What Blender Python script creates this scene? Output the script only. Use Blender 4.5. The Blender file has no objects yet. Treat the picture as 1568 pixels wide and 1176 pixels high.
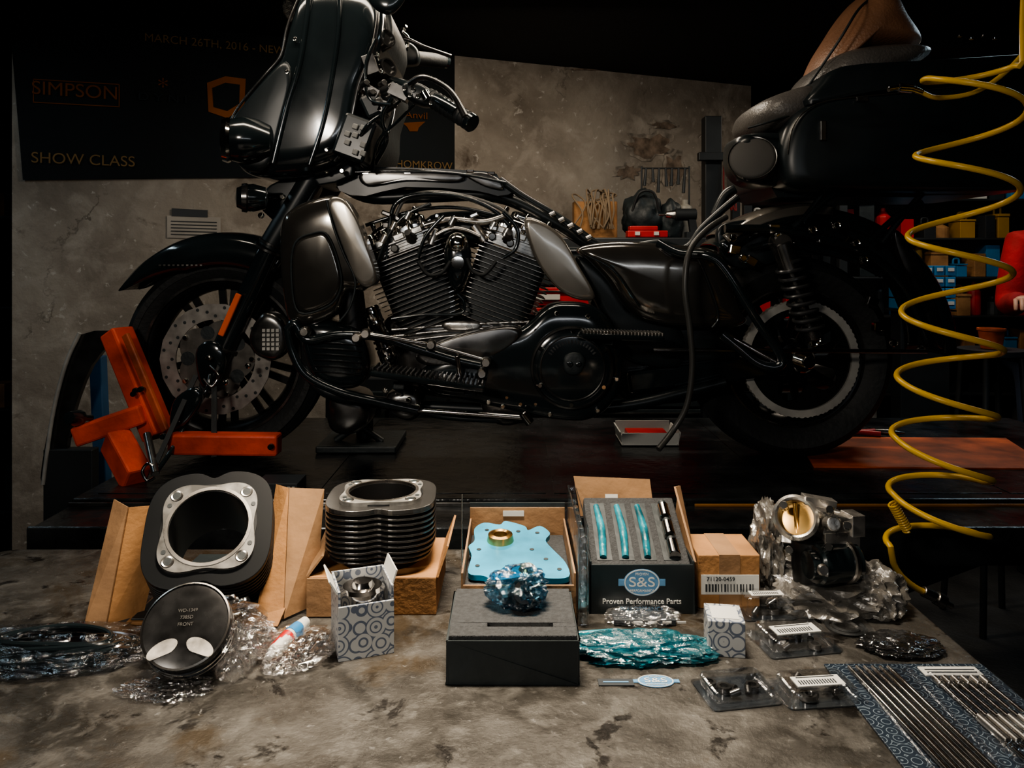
import bpy, bmesh, math, random
from mathutils import Vector, Matrix, noise, Euler
random.seed(7)
V=Vector; pi=math.pi
F=1184.0; H=1.40          # focal length (survey px) / eye height
def at(u,v,y): return V(((u-784)*y/F, y, H-(v-400)*y/F))
def tp(u,v,z=.9):
    d=(H-z)*F/(v-400); return V(((u-784)*d/F,d,z))
C=bpy.context.scene.collection
# ------------------------------------------------------------ materials
def M(name,col,rough=.5,metal=0,var=.15,vs=6,bump=0,bs=60,coat=0,alpha=1,emit=0,col2=None,rv=.08,spec=.5):
    m=bpy.data.materials.new(name); m.use_nodes=True; nt=m.node_tree; N=nt.nodes; L=nt.links
    b=N['Principled BSDF']; tc=N.new('ShaderNodeTexCoord'); no=N.new('ShaderNodeTexNoise')
    no.inputs['Scale'].default_value=vs; no.inputs['Detail'].default_value=6
    L.new(tc.outputs['Object'],no.inputs['Vector'])
    r=N.new('ShaderNodeValToRGB'); e=r.color_ramp.elements
    c2=col2 or tuple(min(1,c*(1+var)) for c in col); c1=tuple(c*(1-var) for c in col) if not col2 else col
    e[0].position=.35; e[0].color=(*c1,1); e[1].position=.65; e[1].color=(*c2,1)
    L.new(no.outputs['Fac'],r.inputs['Fac']); L.new(r.outputs['Color'],b.inputs['Base Color'])
    mr=N.new('ShaderNodeMapRange'); mr.inputs['To Min'].default_value=max(.02,rough-rv); mr.inputs['To Max'].default_value=min(1,rough+rv)
    L.new(no.outputs['Fac'],mr.inputs['Value']); L.new(mr.outputs['Result'],b.inputs['Roughness'])
    b.inputs['Metallic'].default_value=metal; b.inputs['Specular IOR Level'].default_value=spec
    b.inputs['Coat Weight'].default_value=coat; b.inputs['Coat Roughness'].default_value=.08
    b.inputs['Alpha'].default_value=alpha
    if bump:
        n2=N.new('ShaderNodeTexNoise'); n2.inputs['Scale'].default_value=bs; n2.inputs['Detail'].default_value=8
        L.new(tc.outputs['Object'],n2.inputs['Vector']); bp=N.new('ShaderNodeBump'); bp.inputs['Strength'].default_value=bump
        bp.inputs['Distance'].default_value=.01; L.new(n2.outputs['Fac'],bp.inputs['Height']); L.new(bp.outputs['Normal'],b.inputs['Normal'])
    return m
def FM(name,tint,lo=.06,hi=.75,body=0,bcol=(.1,.1,.1),bs=45,bump=.5,rough=.12):
    "thin plastic film: clear sheet + surface reflection (+ optional tinted body)"
    m=bpy.data.materials.new(name); m.use_nodes=True; nt=m.node_tree; N=nt.nodes; L=nt.links
    for n in list(N):
        if n.type!='OUTPUT_MATERIAL': N.remove(n)
    out=[n for n in N if n.type=='OUTPUT_MATERIAL'][0]
    tr=N.new('ShaderNodeBsdfTransparent'); tr.inputs[0].default_value=(*tint,1)
    gl=N.new('ShaderNodeBsdfGlossy'); gl.inputs['Roughness'].default_value=rough; gl.inputs['Color'].default_value=(.95,.95,.95,1)
    tc=N.new('ShaderNodeTexCoord'); n2=N.new('ShaderNodeTexNoise'); n2.inputs['Scale'].default_value=bs; n2.inputs['Detail'].default_value=5; n2.inputs['Distortion'].default_value=1.2
    L.new(tc.outputs['Object'],n2.inputs['Vector']); bp=N.new('ShaderNodeBump'); bp.inputs['Strength'].default_value=bump; bp.inputs['Distance'].default_value=.01
    L.new(n2.outputs['Fac'],bp.inputs['Height']); L.new(bp.outputs['Normal'],gl.inputs['Normal'])
    lw=N.new('ShaderNodeLayerWeight'); lw.inputs[0].default_value=.35; L.new(bp.outputs['Normal'],lw.inputs['Normal'])
    mr=N.new('ShaderNodeMapRange'); mr.inputs[3].default_value=lo; mr.inputs[4].default_value=hi; L.new(lw.outputs['Facing'],mr.inputs[0])
    base=tr.outputs[0]
    if body:
        di=N.new('ShaderNodeBsdfDiffuse'); di.inputs[0].default_value=(*bcol,1); L.new(bp.outputs['Normal'],di.inputs['Normal']); mb=N.new('ShaderNodeMixShader'); mb.inputs[0].default_value=body
        L.new(tr.outputs[0],mb.inputs[1]); L.new(di.outputs[0],mb.inputs[2]); base=mb.outputs[0]
    mx=N.new('ShaderNodeMixShader'); L.new(mr.outputs[0],mx.inputs[0]); L.new(base,mx.inputs[1]); L.new(gl.outputs[0],mx.inputs[2]); L.new(mx.outputs[0],out.inputs[0]); return m
blk=M('gloss_black',(.010,.015,.017),.15,.0,.2,coat=.7)
bls=M('satin_black',(.011,.016,.018),.32,.0,.2,rv=.1)
blm=M('matte_black',(.014,.020,.022),.5,.0,.3,bump=.15)
rub=M('rubber',(.012,.014,.015),.62,bump=.2)
chc=M('gunmetal_paint',(.125,.118,.106),.15,.8,.15,coat=1)
chl=M('warm_grey_paint',(.25,.23,.20),.24,.6,.15,coat=.6)
chr_=M('chrome',(.88,.85,.80),.08,1,.15)
ste=M('brushed_steel',(.55,.52,.48),.28,1,.25,20)
dst=M('dark_steel',(.15,.148,.145),.24,.9,.3,20)
dch=M('dark_chrome',(.46,.44,.42),.13,1,.3,12)
finb=M('fin_black',(.022,.023,.024),.35,.6)
alu=M('cast_aluminium',(.50,.48,.45),.28,.9,.3,30,bump=.1)
lal=M('machined_ring',(.46,.45,.42),.45,.3,.15,20)
org=M('orange_paint',(.55,.06,.018),.42,.0,.4,9,bump=.1)
orgd=M('worn_orange_paint',(.42,.085,.025),.5,.0,.5,9,bump=.1)
yel=M('yellow_hose',(.72,.44,.035),.30,0,.1)
crd=M('cardboard',(.30,.15,.055),.75,0,.22,14,bump=.15,bs=120)
crd2=M('cardboard_inner',(.22,.125,.06),.8,0,.22,14,bump=.15)
foam=M('charcoal_foam',(.032,.034,.036),.95,0,.25,200,bump=.5,bs=400)
blu=M('anodised_blue',(.03,.28,.45),.35,.35,.3,14)
cyn=M('cyan_film',(.012,.13,.17),.18,0,.6,25,bump=.5,bs=60)
film=FM('clear_film',(.97,.97,.97),.07,.8)
filmf=FM('clear_blister',(.95,.96,.97),.07,.6,bump=.12,bs=25,rough=.08)
film2=FM('smoky_film',(.35,.36,.38),.08,.6,.25,(.03,.03,.03))
grbag=FM('grey_film',(.5,.49,.46),.10,.6,.80,(.13,.122,.108),bs=40,bump=.35,rough=.26)
wht=M('white_card',(.52,.52,.49),.6,0,.06)
lea=M('black_leather',(.10,.094,.088),.34,0,.2,bump=.25,bs=150)
leb=M('brown_leather',(.26,.13,.072),.40,0,.25,bump=.25,bs=150)
brs=M('brass',(.74,.45,.16),.26,1,.2)
red=M('red_paint',(.42,.017,.017),.4,0,.2)
redc=M('red_cloth',(.36,.012,.015),.85,0,.3,bump=.4,bs=30)
skn=M('skin',(.5,.27,.18),.55,0,.1)
jean=M('denim',(.03,.045,.08),.85)
haz=M('hair',(.03,.02,.015),.6)
blb=M('blue_plastic',(.03,.18,.38),.4)
yeb=M('yellow_case',(.35,.19,.02),.5)
drk=M('dim_metal',(.030,.034,.037),.5,.4)
tan=M('tan_print',(.19,.12,.052),.85,spec=.2)
orp=M('orange_print',(.17,.058,.014),.85,spec=.2)
prt=M('dark_print',(.02,.025,.03),.5)
bpr=M('faded_print',(.018,.022,.026),.9,spec=.2)
lbl=M('blue_print',(.09,.22,.37),.5)
ban=M('banner_vinyl',(.005,.008,.010),.75,0,.4,3,bump=.2,bs=6,spec=.25)
wood=M('wood',(.16,.08,.035),.7,0,.4,12)
ambr=M('amber_reflector',(.85,.14,.02),.2,0,.1)
flo=M('floor_concrete',(.03,.03,.03),.55,0,.5,3,bump=.3)
cei=M('ceiling_paint',(.018,.020,.021),.9,0,.2,3)
drw=M('dark_plaster',(.022,.026,.029),.9,0,.4,3,bump=.4,bs=12)
deckm=M('deck_plate',(.026,.029,.031),.24,.5,.6,9,bump=.3,bs=25,rv=.2)

def layered(name,cols,scales,rough,bump,bs,crack=0,cc=(.05,.04,.03),metal=0):
    m=bpy.data.materials.new(name); m.use_nodes=True; nt=m.node_tree; N=nt.nodes; L=nt.links; b=N['Principled BSDF']
    tc=N.new('ShaderNodeTexCoord'); prev=None
    def noi(s,d=8,dist=0):
        n=N.new('ShaderNodeTexNoise'); n.inputs['Scale'].default_value=s; n.inputs['Detail'].default_value=d
        n.inputs['Roughness'].default_value=.62
        n.inputs['Distortion'].default_value=dist; L.new(tc.outputs['Object'],n.inputs['Vector']); return n
    rgb=N.new('ShaderNodeRGB'); rgb.outputs[0].default_value=(*cols[0],1); prev=rgb.outputs[0]
    for c,(s,lo,hi) in zip(cols[1:],scales):
        n=noi(s,11,.5); mr=N.new('ShaderNodeMapRange'); mr.inputs[1].default_value=lo; mr.inputs[2].default_value=hi
        L.new(n.outputs['Fac'],mr.inputs[0]); mx=N.new('ShaderNodeMix'); mx.data_type='RGBA'
        L.new(mr.outputs[0],mx.inputs[0]); L.new(prev,mx.inputs[6]); mx.inputs[7].default_value=(*c,1); prev=mx.outputs[2]
    if crack:
        vo=N.new('ShaderNodeTexVoronoi'); vo.feature='DISTANCE_TO_EDGE'; vo.inputs['Scale'].default_value=crack
        nn=noi(5,8); ad=N.new('ShaderNodeMix'); ad.data_type='RGBA'; ad.inputs[0].default_value=.35
        L.new(tc.outputs['Object'],ad.inputs[6]); L.new(nn.outputs['Color'],ad.inputs[7]); L.new(ad.outputs[2],vo.inputs['Vector'])
        mr=N.new('ShaderNodeMapRange'); mr.inputs[1].default_value=.0; mr.inputs[2].default_value=.008; mr.inputs[3].default_value=.8; mr.inputs[4].default_value=0
        L.new(vo.outputs['Distance'],mr.inputs[0]); n3=noi(1.7,3); m3=N.new('ShaderNodeMapRange'); m3.inputs[1].default_value=.52; m3.inputs[2].default_value=.62
        L.new(n3.outputs['Fac'],m3.inputs[0]); mu=N.new('ShaderNodeMath'); mu.operation='MULTIPLY'; L.new(mr.outputs[0],mu.inputs[0]); L.new(m3.outputs[0],mu.inputs[1])
        mx=N.new('ShaderNodeMix'); mx.data_type='RGBA'; L.new(mu.outputs[0],mx.inputs[0]); L.new(prev,mx.inputs[6]); mx.inputs[7].default_value=(*cc,1); prev=mx.outputs[2]
    L.new(prev,b.inputs['Base Color']); b.inputs['Metallic'].default_value=metal
    n=noi(16,10); mr=N.new('ShaderNodeMapRange'); mr.inputs[3].default_value=rough[0]; mr.inputs[4].default_value=rough[1]; mr.inputs[1].default_value=.35; mr.inputs[2].default_value=.65
    L.new(n.outputs['Fac'],mr.inputs[0]); L.new(mr.outputs[0],b.inputs['Roughness'])
    n=noi(bs,10); bp=N.new('ShaderNodeBump'); bp.inputs['Strength'].default_value=bump; bp.inputs['Distance'].default_value=.01
    L.new(n.outputs['Fac'],bp.inputs['Height']); L.new(bp.outputs['Normal'],b.inputs['Normal']); return m
plas=layered('old_plaster',[(.31,.275,.232),(.15,.126,.103),(.37,.335,.29),(.07,.05,.036),(.44,.41,.37)],[(1.6,.42,.66),(7,.49,.70),(4.1,.62,.70),(26,.62,.68)],(.8,.95),.7,16,crack=1.1)
tabm=layered('worn_table_top',[(.088,.083,.075),(.034,.031,.026),(.125,.119,.108),(.014,.012,.010),(.058,.044,.028),(.19,.185,.175)],[(7,.44,.62),(26,.49,.64),(13,.585,.63),(6,.55,.66),(80,.635,.69)],(.14,.5),.25,80,metal=.5)
def pattern(name,c1,c2,scale,cut=.35):
    m=bpy.data.materials.new(name); m.use_nodes=True; nt=m.node_tree; N=nt.nodes; L=nt.links; b=N['Principled BSDF']
    tc=N.new('ShaderNodeTexCoord'); vo=N.new('ShaderNodeTexVoronoi'); vo.inputs['Scale'].default_value=scale; vo.inputs['Randomness'].default_value=.35
    L.new(tc.outputs['Object'],vo.inputs['Vector']); ma=N.new('ShaderNodeMath'); ma.operation='MULTIPLY'; ma.inputs[1].default_value=24
    L.new(vo.outputs['Distance'],ma.inputs[0]); si=N.new('ShaderNodeMath'); si.operation='SINE'; L.new(ma.outputs[0],si.inputs[0])
    r=N.new('ShaderNodeValToRGB'); r.color_ramp.interpolation='CONSTANT'; r.color_ramp.elements[0].color=(*c1,1); r.color_ramp.elements[1].position=cut; r.color_ramp.elements[1].color=(*c2,1)
    L.new(si.outputs[0],r.inputs[0]); L.new(r.outputs[0],b.inputs['Base Color']); b.inputs['Roughness'].default_value=.4; return m
pat=pattern('logo_print_white',(.37,.38,.38),(.09,.11,.15),46,.55)
pat2=pattern('logo_print_dark',(.010,.018,.03),(.15,.19,.22),60,.88)
# ------------------------------------------------------------ geometry
def G(name,loc=(0,0,0)):
    e=bpy.data.objects.new(name,None); e.empty_display_size=.05; e.location=loc; C.objects.link(e); return e
def par(o,p):
    if p is not None:
        o.parent=p; o.matrix_parent_inverse=Matrix.Translation(-V(p.location))
def mk(name,gs,mat,p=None,smooth=True,bev=0,ang=38,solid=0):
    if isinstance(gs,tuple): gs=[gs]
    vs=[];fs=[]
    for g in gs:
        o=len(vs); vs+= [tuple(a) for a in g[0]]; fs+=[tuple(i+o for i in f) for f in g[1]]
    me=bpy.data.meshes.new(name); me.from_pydata(vs,[],fs)
    bm=bmesh.new(); bm.from_mesh(me); bmesh.ops.remove_doubles(bm,verts=bm.verts,dist=2e-5)
    bmesh.ops.recalc_face_normals(bm,faces=bm.faces); bm.to_mesh(me); bm.free()
    me.materials.append(mat); ob=bpy.data.objects.new(name,me); C.objects.link(ob)
    if bev:
        b=ob.modifiers.new('b','BEVEL'); b.width=bev; b.segments=2; b.limit_method='ANGLE'
    elif smooth:
        me.polygons.foreach_set('use_smooth',[True]*len(me.polygons)); me.set_sharp_from_angle(angle=math.radians(ang))
    if solid:
        s=ob.modifiers.new('s','SOLIDIFY'); s.thickness=solid
    par(ob,p); return ob
def xf(g,m): return ([m@V(a) for a in g[0]],g[1])
def mat4(loc,rot=(0,0,0),s=1): return Matrix.Translation(V(loc))@Euler([math.radians(a) for a in rot]).to_matrix().to_4x4()@Matrix.Scale(s,4)
BF=[(0,1,3,2),(4,6,7,5),(0,4,5,1),(2,3,7,6),(0,2,6,4),(1,5,7,3)]
def box(c,s,rot=(0,0,0)):
    m=mat4(c,rot); return ([m@V((x*s[0]/2,y*s[1]/2,z*s[2]/2)) for x in(-1,1) for y in(-1,1) for z in(-1,1)],BF)
def bb(x0,x1,y0,y1,z0,z1): return box(((x0+x1)/2,(y0+y1)/2,(z0+z1)/2),(x1-x0,y1-y0,z1-z0))
def basis(ax,up=V((0,0,1))):
    ax=ax.normalized()
    if abs(ax.dot(up))>.95: up=V((0,1,0))
    a=ax.cross(up).normalized(); return a,a.cross(ax).normalized()
def beam(p0,p1,w,h,up=V((0,0,1))):
    p0=V(p0);p1=V(p1); a,b=basis(p1-p0,up); v=[]
    for p in(p0,p1):
        for i in(-1,1):
            for j in(-1,1): v.append(p+a*i*w/2+b*j*h/2)
    return (v,BF)
def lathe(o,ax,prof,seg=28,a0=0,a1=2*pi):
    o=V(o);ax=V(ax).normalized();a,b=basis(ax); vs=[];fs=[]; full=abs(a1-a0-2*pi)<1e-6; n=seg if full else seg+1
    for i in range(n):
        t=a0+(a1-a0)*i/seg; d=a*math.cos(t)+b*math.sin(t)
        for r,h in prof: vs.append(o+ax*h+d*max(r,0))
    m=len(prof)
    for i in range(seg):
        j=(i+1)%n
        for k in range(m-1):
            q=[i*m+k,j*m+k,j*m+k+1,i*m+k+1]
            if prof[k][0]<=0: q=[i*m+k,j*m+k+1,i*m+k+1]
            elif prof[k+1][0]<=0: q=[i*m+k,j*m+k,i*m+k+1]
            fs.append(tuple(q))
    return (vs,fs)
def cyl(p0,p1,r,r2=None,seg=20):
    p0=V(p0);p1=V(p1);L=(p1-p0).length; r2=r if r2 is None else r2; c=min(r,r2,L)*.12
    return lathe(p0,p1-p0,[(0,0),(r-c,0),(r,c),(r2,L-c),(r2-c,L),(0,L)],seg)
def cr(pts,n=6,closed=False):
    P=[V(p) for p in pts]; out=[]; m=len(P)
    rng=range(m) if closed else range(m-1)
    for i in rng:
        g=lambda k:P[k%m] if closed else P[max(0,min(m-1,k))]
        a,b,c,d=g(i-1),g(i),g(i+1),g(i+2)
        for j in range(n):
            t=j/n; out.append(.5*((2*b)+(c-a)*t+(2*a-5*b+4*c-d)*t*t+(3*b-a-3*c+d)*t**3))
    if not closed: out.append(P[-1])
    return out
def tubew(pts,r,seg=10,n=6,closed=False):
    rr=r if isinstance(r,(list,tuple)) else [r]*len(pts)
    S=cr([(*p,q) for p,q in zip(pts,rr)],n,closed) if n>1 else [V((*p,q)) for p,q in zip(pts,rr)]
    Q=[V(s[:3]) for s in S]; R=[s[3] for s in S]; k=len(Q); vs=[];fs=[]; a=None
    for i in range(k):
        if closed: t=(Q[(i+1)%k]-Q[i-1])
        else: t=Q[min(k-1,i+1)]-Q[max(0,i-1)]
        if t.length<1e-9: t=V((0,0,1))
        t.normalize()
        if a is None: a,b=basis(t)
        a=(a-t*a.dot(t)).normalized(); b=t.cross(a)
        for j in range(seg):
            w=2*pi*j/seg; vs.append(Q[i]+(a*math.cos(w)+b*math.sin(w))*R[i])
    for i in range(k if closed else k-1):
        i2=(i+1)%k
        for j in range(seg): fs.append((i*seg+j,i*seg+(j+1)%seg,i2*seg+(j+1)%seg,i2*seg+j))
    if not closed: fs.append(tuple(range(seg))); fs.append(tuple((k-1)*seg+j for j in range(seg)))
    return (vs,fs)
def tube(pts,r,seg=10,n=6):
    y=pts[0][2]; Q=[]
    for p in pts:
        if len(p)>2:y=p[2]
        Q.append(at(p[0],p[1],y))
    return tubew(Q,r,seg,n)
def plate(ol,y,t,sm=0):
    P=[V((p[0],p[1],0)) for p in ol]
    if sm: P=cr(P,sm,True)
    A=[at(p[0],p[1],y) for p in P]; B=[a+V((0,t,0)) for a in A]; n=len(A)
    return (A+B,[tuple(range(n)),tuple(range(2*n-1,n-1,-1))]+[(i,(i+1)%n,(i+1)%n+n,i+n) for i in range(n)])
def puffw(A,dirv,a,b,n=2.5,steps=7,cen=None):
    c=cen or sum(A,V((0,0,0)))/len(A); k=len(A); vs=[];fs=[]; D=[]
    for i in range(steps,0,-1):
        t=i/steps*pi/2; D.append((math.cos(t)**(2/n) if i<steps else 0,a*math.sin(t)**(2/n)))
    D.append((1,0))
    for i in range(1,steps+1):
        t=i/steps*pi/2; D.append((math.cos(t)**(2/n) if i<steps else 0,-b*math.sin(t)**(2/n)))
    for s,d in D:
        for p in A: vs.append(c+(p-c)*s+dirv*d)
    for i in range(len(D)-1):
        for j in range(k): fs.append((i*k+j,i*k+(j+1)%k,(i+1)*k+(j+1)%k,(i+1)*k+j))
    return (vs,fs)
def puff(ol,y,a,b,n=2.5,sm=5,steps=7):
    P=cr([V((p[0],p[1],0)) for p in ol],sm,True); return puffw([at(p[0],p[1],y) for p in P],V((0,-1,0)),a,b,n,steps)
def slab(ol,y,t,r=.008,sm=5,back=False):
    "pressed panel: flat face with rounded rim (optionally rounded at the back too)"
    P=cr([V((p[0],p[1],0)) for p in ol],sm,True); A=[at(p[0],p[1],y) for p in P]; c=sum(A,V((0,0,0)))/len(A); k=len(A); R=max((p-c).length for p in A)
    D=[(0,0),(1-2.2*r/R,0),(1-1.4*r/R,r*.06),(1-.8*r/R,r*.22),(1-.35*r/R,r*.5),(1-.08*r/R,r*.8),(1,r*1.1)]
    if back: D+=[(s,t-d) for s,d in reversed(D)]
    else: D.append((1,t))
    vs=[];fs=[]
    for s,d in D:
        for p in A: vs.append(c+(p-c)*s+V((0,d,0)))
    for i in range(len(D)-1):
        for j in range(k): fs.append((i*k+j,i*k+(j+1)%k,(i+1)*k+(j+1)%k,(i+1)*k+j))
    return (vs,fs)
def ring(ro,ri,z0,z1,N=64):
    vs=[];fs=[]
    for i in range(N):
        t=2*pi*i/N; c,s=math.cos(t),math.sin(t); a=ro(t) if callable(ro) else ro; b=ri(t) if callable(ri) else ri
        vs+=[V((a*c,a*s,z0)),V((a*c,a*s,z1)),V((b*c,b*s,z1)),V((b*c,b*s,z0))]
    for i in range(N):
        j=(i+1)%N
        for k in range(4): fs.append((i*4+k,j*4+k,j*4+(k+1)%4,i*4+(k+1)%4))
    return (vs,fs)
def blob(c,s,seed=0,amp=.25,fr=3,sub=4,floor=None):
    bm=bmesh.new(); bmesh.ops.create_icosphere(bm,subdivisions=sub,radius=1); vs=[];
    for v in bm.verts:
        p=v.co.copy(); q=p*fr+V((seed*3.1,seed,0)); d=1+amp*(noise.noise(q)+.6*(.5-abs(noise.noise(q*2.3)))*2*.5+.3*noise.noise(q*5))
        w=V((c[0]+p.x*d*s[0],c[1]+p.y*d*s[1],c[2]+p.z*d*s[2]))
        if floor is not None: w.z=max(w.z,floor)
        vs.append(w)
    fs=[tuple(v.index for v in f.verts) for f in bm.faces]; bm.free(); return (vs,fs)
def bag(c,s,seed=0,amp=.35,fr=1.6,floor=None):
    "crumpled film: folded creases from ridged noise"
    bm=bmesh.new(); bmesh.ops.create_icosphere(bm,subdivisions=5,radius=1); vs=[]
    for v in bm.verts:
        p=v.co.copy(); q=p*fr+V((seed*3.1,seed*1.7,seed))
        w=V((noise.noise(q),noise.noise(q+V((9,2,5))),noise.noise(q+V((3,7,1)))))*.5
        r1=1-2*abs(noise.noise(q*1.3+w)); r2=1-2*abs(noise.noise(q*2.7+w*1.5)); d=1+amp*(.55*(r1-.5)+.28*(r2-.5)+.4*noise.noise(q*.8))
        k=V((c[0]+p.x*d*s[0],c[1]+p.y*d*s[1],c[2]+p.z*d*s[2]))
        if floor is not None and k.z<floor: k.z=floor+.0004*abs(r2)
        vs.append(k)
    fs=[tuple(v.index for v in f.verts) for f in bm.faces]; bm.free(); return (vs,fs)
def text(name,s,loc,size,rot,mat,p=None,al='CENTER',ext=.0004,sx=1):
    c=bpy.data.curves.new(name,'FONT'); c.body=s; c.size=size; c.extrude=ext; c.align_x=al; c.align_y='CENTER'; c.materials.append(mat)
    o=bpy.data.objects.new(name,c); C.objects.link(o); o.location=loc; o.rotation_euler=[math.radians(a) for a in rot]; o.scale=(sx,1,1); par(o,p); return o
def bolts(L,y,r,t=.008): return [lathe(at(u,v,y),(0,-1,0),[(0,t),(r*.55,t),(r*.6,t*.7),(r*.85,t*.9),(r,t*.5),(r,-.002)],10) for u,v in L]
def helix(p0,p1,R,r,turns,seg=8,per=14):
    p0=V(p0);p1=V(p1);a,b=basis(p1-p0); n=int(turns*per)
    return tubew([p0.lerp(p1,i/n)+(a*math.cos(2*pi*i/per)+b*math.sin(2*pi*i/per))*R for i in range(n+1)],r,seg,1)

# ------------------------------------------------------------ room
mk('floor',bb(-3.6,3.6,-1.6,5.6,-.1,0),flo,smooth=False)
mk('ceiling',bb(-3.6,3.6,-1.6,5.6,2.375,2.5),cei,smooth=False)
mk('wall_left',bb(-3.7,-3.6,-1.6,5.6,0,2.4),drw,smooth=False)
mk('wall_right',bb(3.6,3.7,-1.6,5.6,0,2.4),drw,smooth=False)
mk('wall_far',bb(-3.7,3.7,5.5,5.6,0,2.4),drw,smooth=False)
mk('wall_front',bb(-3.7,3.7,-1.7,-1.6,0,2.4),drw,smooth=False)
WA=V((-1.94,3.0,0)); WB=V((1.33,4.3,0)); wd=(WB-WA).normalized(); wn=V((wd.y,-wd.x,0)); PH=math.degrees(math.atan2(wd.y,wd.x))
wl=(WB-WA).length
def wp(u,v,off=0):
    k=(u-784)/F; y=3.7713/(1-.3976*k); return at(u,v,y)+wn*off
mk('wall_back',box((WA+WB)/2-wn*.08+V((0,0,1.187)),(wl,.16,2.374),(0,0,PH)),plas,smooth=False)
def onwall(ol,off,sm=0): 
    if sm: ol=[(q.x,q.y) for q in cr([V((a,b,0)) for a,b in ol],sm,True)]
    A=[wp(u,v,off) for u,v in ol]; return (A,[tuple(range(len(A)))])
# peeled plaster
random.seed(21); pp=G('peeled_plaster_patch',wp(985,235)); gs=[]; g2=[]
for cu,cv,ru,rv_ in((990,222,48,26),(960,262,26,15),(1030,258,20,34),(900,104,40,4),(1015,190,24,9)):
    P=[];Q=[]
    for i in range(22):
        t=2*pi*i/22; k=random.uniform(.55,1.1); P.append((cu+ru*k*math.cos(t),cv+rv_*k*math.sin(t))); Q.append((cu+1+ru*k*.8*math.cos(t),cv+2+rv_*k*.75*math.sin(t)))
    gs.append(onwall(P,.004)); g2.append(onwall(Q,.006))
mk('edge',gs,M('plaster_edge',(.25,.22,.185),.9,0,.5,18,bump=.8,bs=25),pp,smooth=False)
mk('substrate',g2,M('exposed_brick',(.17,.13,.10),.95,0,.45,22,bump=1,bs=30),pp,smooth=False)
# banner
bn=G('show_banner',wp(360,150)); 
mk('vinyl',([wp(14,14,.012),wp(695,78,.012),wp(695,268,.012),wp(36,276,.012)],[(0,1,2,3)]),ban,bn,smooth=False)
for s,u,v,sz,m,sx in [('MARCH 26TH, 2016 - NEW',332,70,.047,tan,1),('SIMPSON',117,141,.075,orp,1.0),('SHOW CLASS',130,246,.060,tan,1.0),('HOMKROW',648,254,.05,tan,1),('D Y N I',250,152,.045,bpr,1.3),
    ('FORKENS\nHENS',112,50,.07,bpr,1),('Anvil',636,178,.045,orp,1.2),('*',250,135,.09,orp,1),('MOTOR\nCYCLES',480,190,.1,bpr,1)]:
    text('lettering',s,wp(u,v,.02),sz,(90,0,PH),m,bn,sx=sx)
mk('shield',onwall([(317,128),(345,118),(376,122),(374,165),(348,182),(319,172)],.016),M('shield_print',(.24,.08,.016),.8,spec=.2),bn,smooth=False)
mk('shield_core',onwall([(325,136),(345,128),(367,131),(366,160),(348,171),(327,165)],.018),ban,bn,smooth=False)
mk('anvil_mark',onwall([(615,189),(650,187),(640,196),(638,202),(626,202),(622,195)],.016),orp,bn,smooth=False)
fr=[onwall([(52,122),(184,130),(184,131.5),(52,123.5)],.018),onwall([(52,157),(184,164),(184,165.5),(52,158.5)],.018),onwall([(52,122),(53.5,122),(53.5,158),(52,158)],.018),onwall([(182.5,130),(184,130),(184,165),(182.5,165)],.018)]
mk('logo_frame',fr,orp,bn,smooth=False)
nt_=G('wall_notice',wp(298,342))
mk('paper',onwall([(256,330),(338,333),(338,366),(256,364)],.006),M('paper',(.38,.35,.31),.8),nt_,smooth=False)
mk('tape_card',onwall([(263,319),(318,322),(318,333),(263,331)],.008),prt,nt_,smooth=False)
mk('text_lines',[onwall([(262,338+i*5),(332,340+i*5),(332,341.5+i*5),(262,339.5+i*5)],.008) for i in range(5)],drk,nt_,smooth=False)
lc=G('low_cabinet',(-.3,3.1,.5))
mk('body',[bb(-.72,.0,2.98,3.2,.04,.95)],drk,lc,bev=.006); mk('doors',[bb(x,x+.22,2.965,2.98,.1,.9) for x in(-.71,-.475,-.24)],blm,lc,bev=.004); mk('handles',[bb(x+.19,x+.2,2.95,2.965,.5,.6) for x in(-.71,-.475,-.24)],ste,lc,bev=.002)

# ------------------------------------------------------------ work table (foreground)
wt=G('workbench_table',(0,1,.9))
def rrect(x0,x1,y0,y1,r,n=8):
    P=[]
    for cx,cy,a in((x1-r,y1-r,0),(x0+r,y1-r,90),(x0+r,y0+r,180),(x1-r,y0+r,270)):
        for i in range(n+1):
            t=math.radians(a+90*i/n); P.append((cx+r*math.cos(t),cy+r*math.sin(t)))
    return P
def prism(P,z0,z1):
    n=len(P); return ([V((x,y,z0)) for x,y in P]+[V((x,y,z1)) for x,y in P],[tuple(range(n-1,-1,-1)),tuple(range(n,2*n))]+[(i,(i+1)%n,(i+1)%n+n,i+n) for i in range(n)])
mk('top',prism(rrect(-.90,.585,.30,1.345,.05),.872,.9),tabm,wt,bev=.004)
mk('legs',[bb(x-.025,x+.025,y-.025,y+.025,0,.872) for x in(-.83,.52) for y in(.37,1.27)]+[bb(-.83,.52,y-.012,y+.012,.80,.872) for y in(.37,1.27)]+[bb(x-.012,x+.012,.37,1.27,.2,.24) for x in(-.83,.52)],drk,wt,bev=.003)

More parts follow.
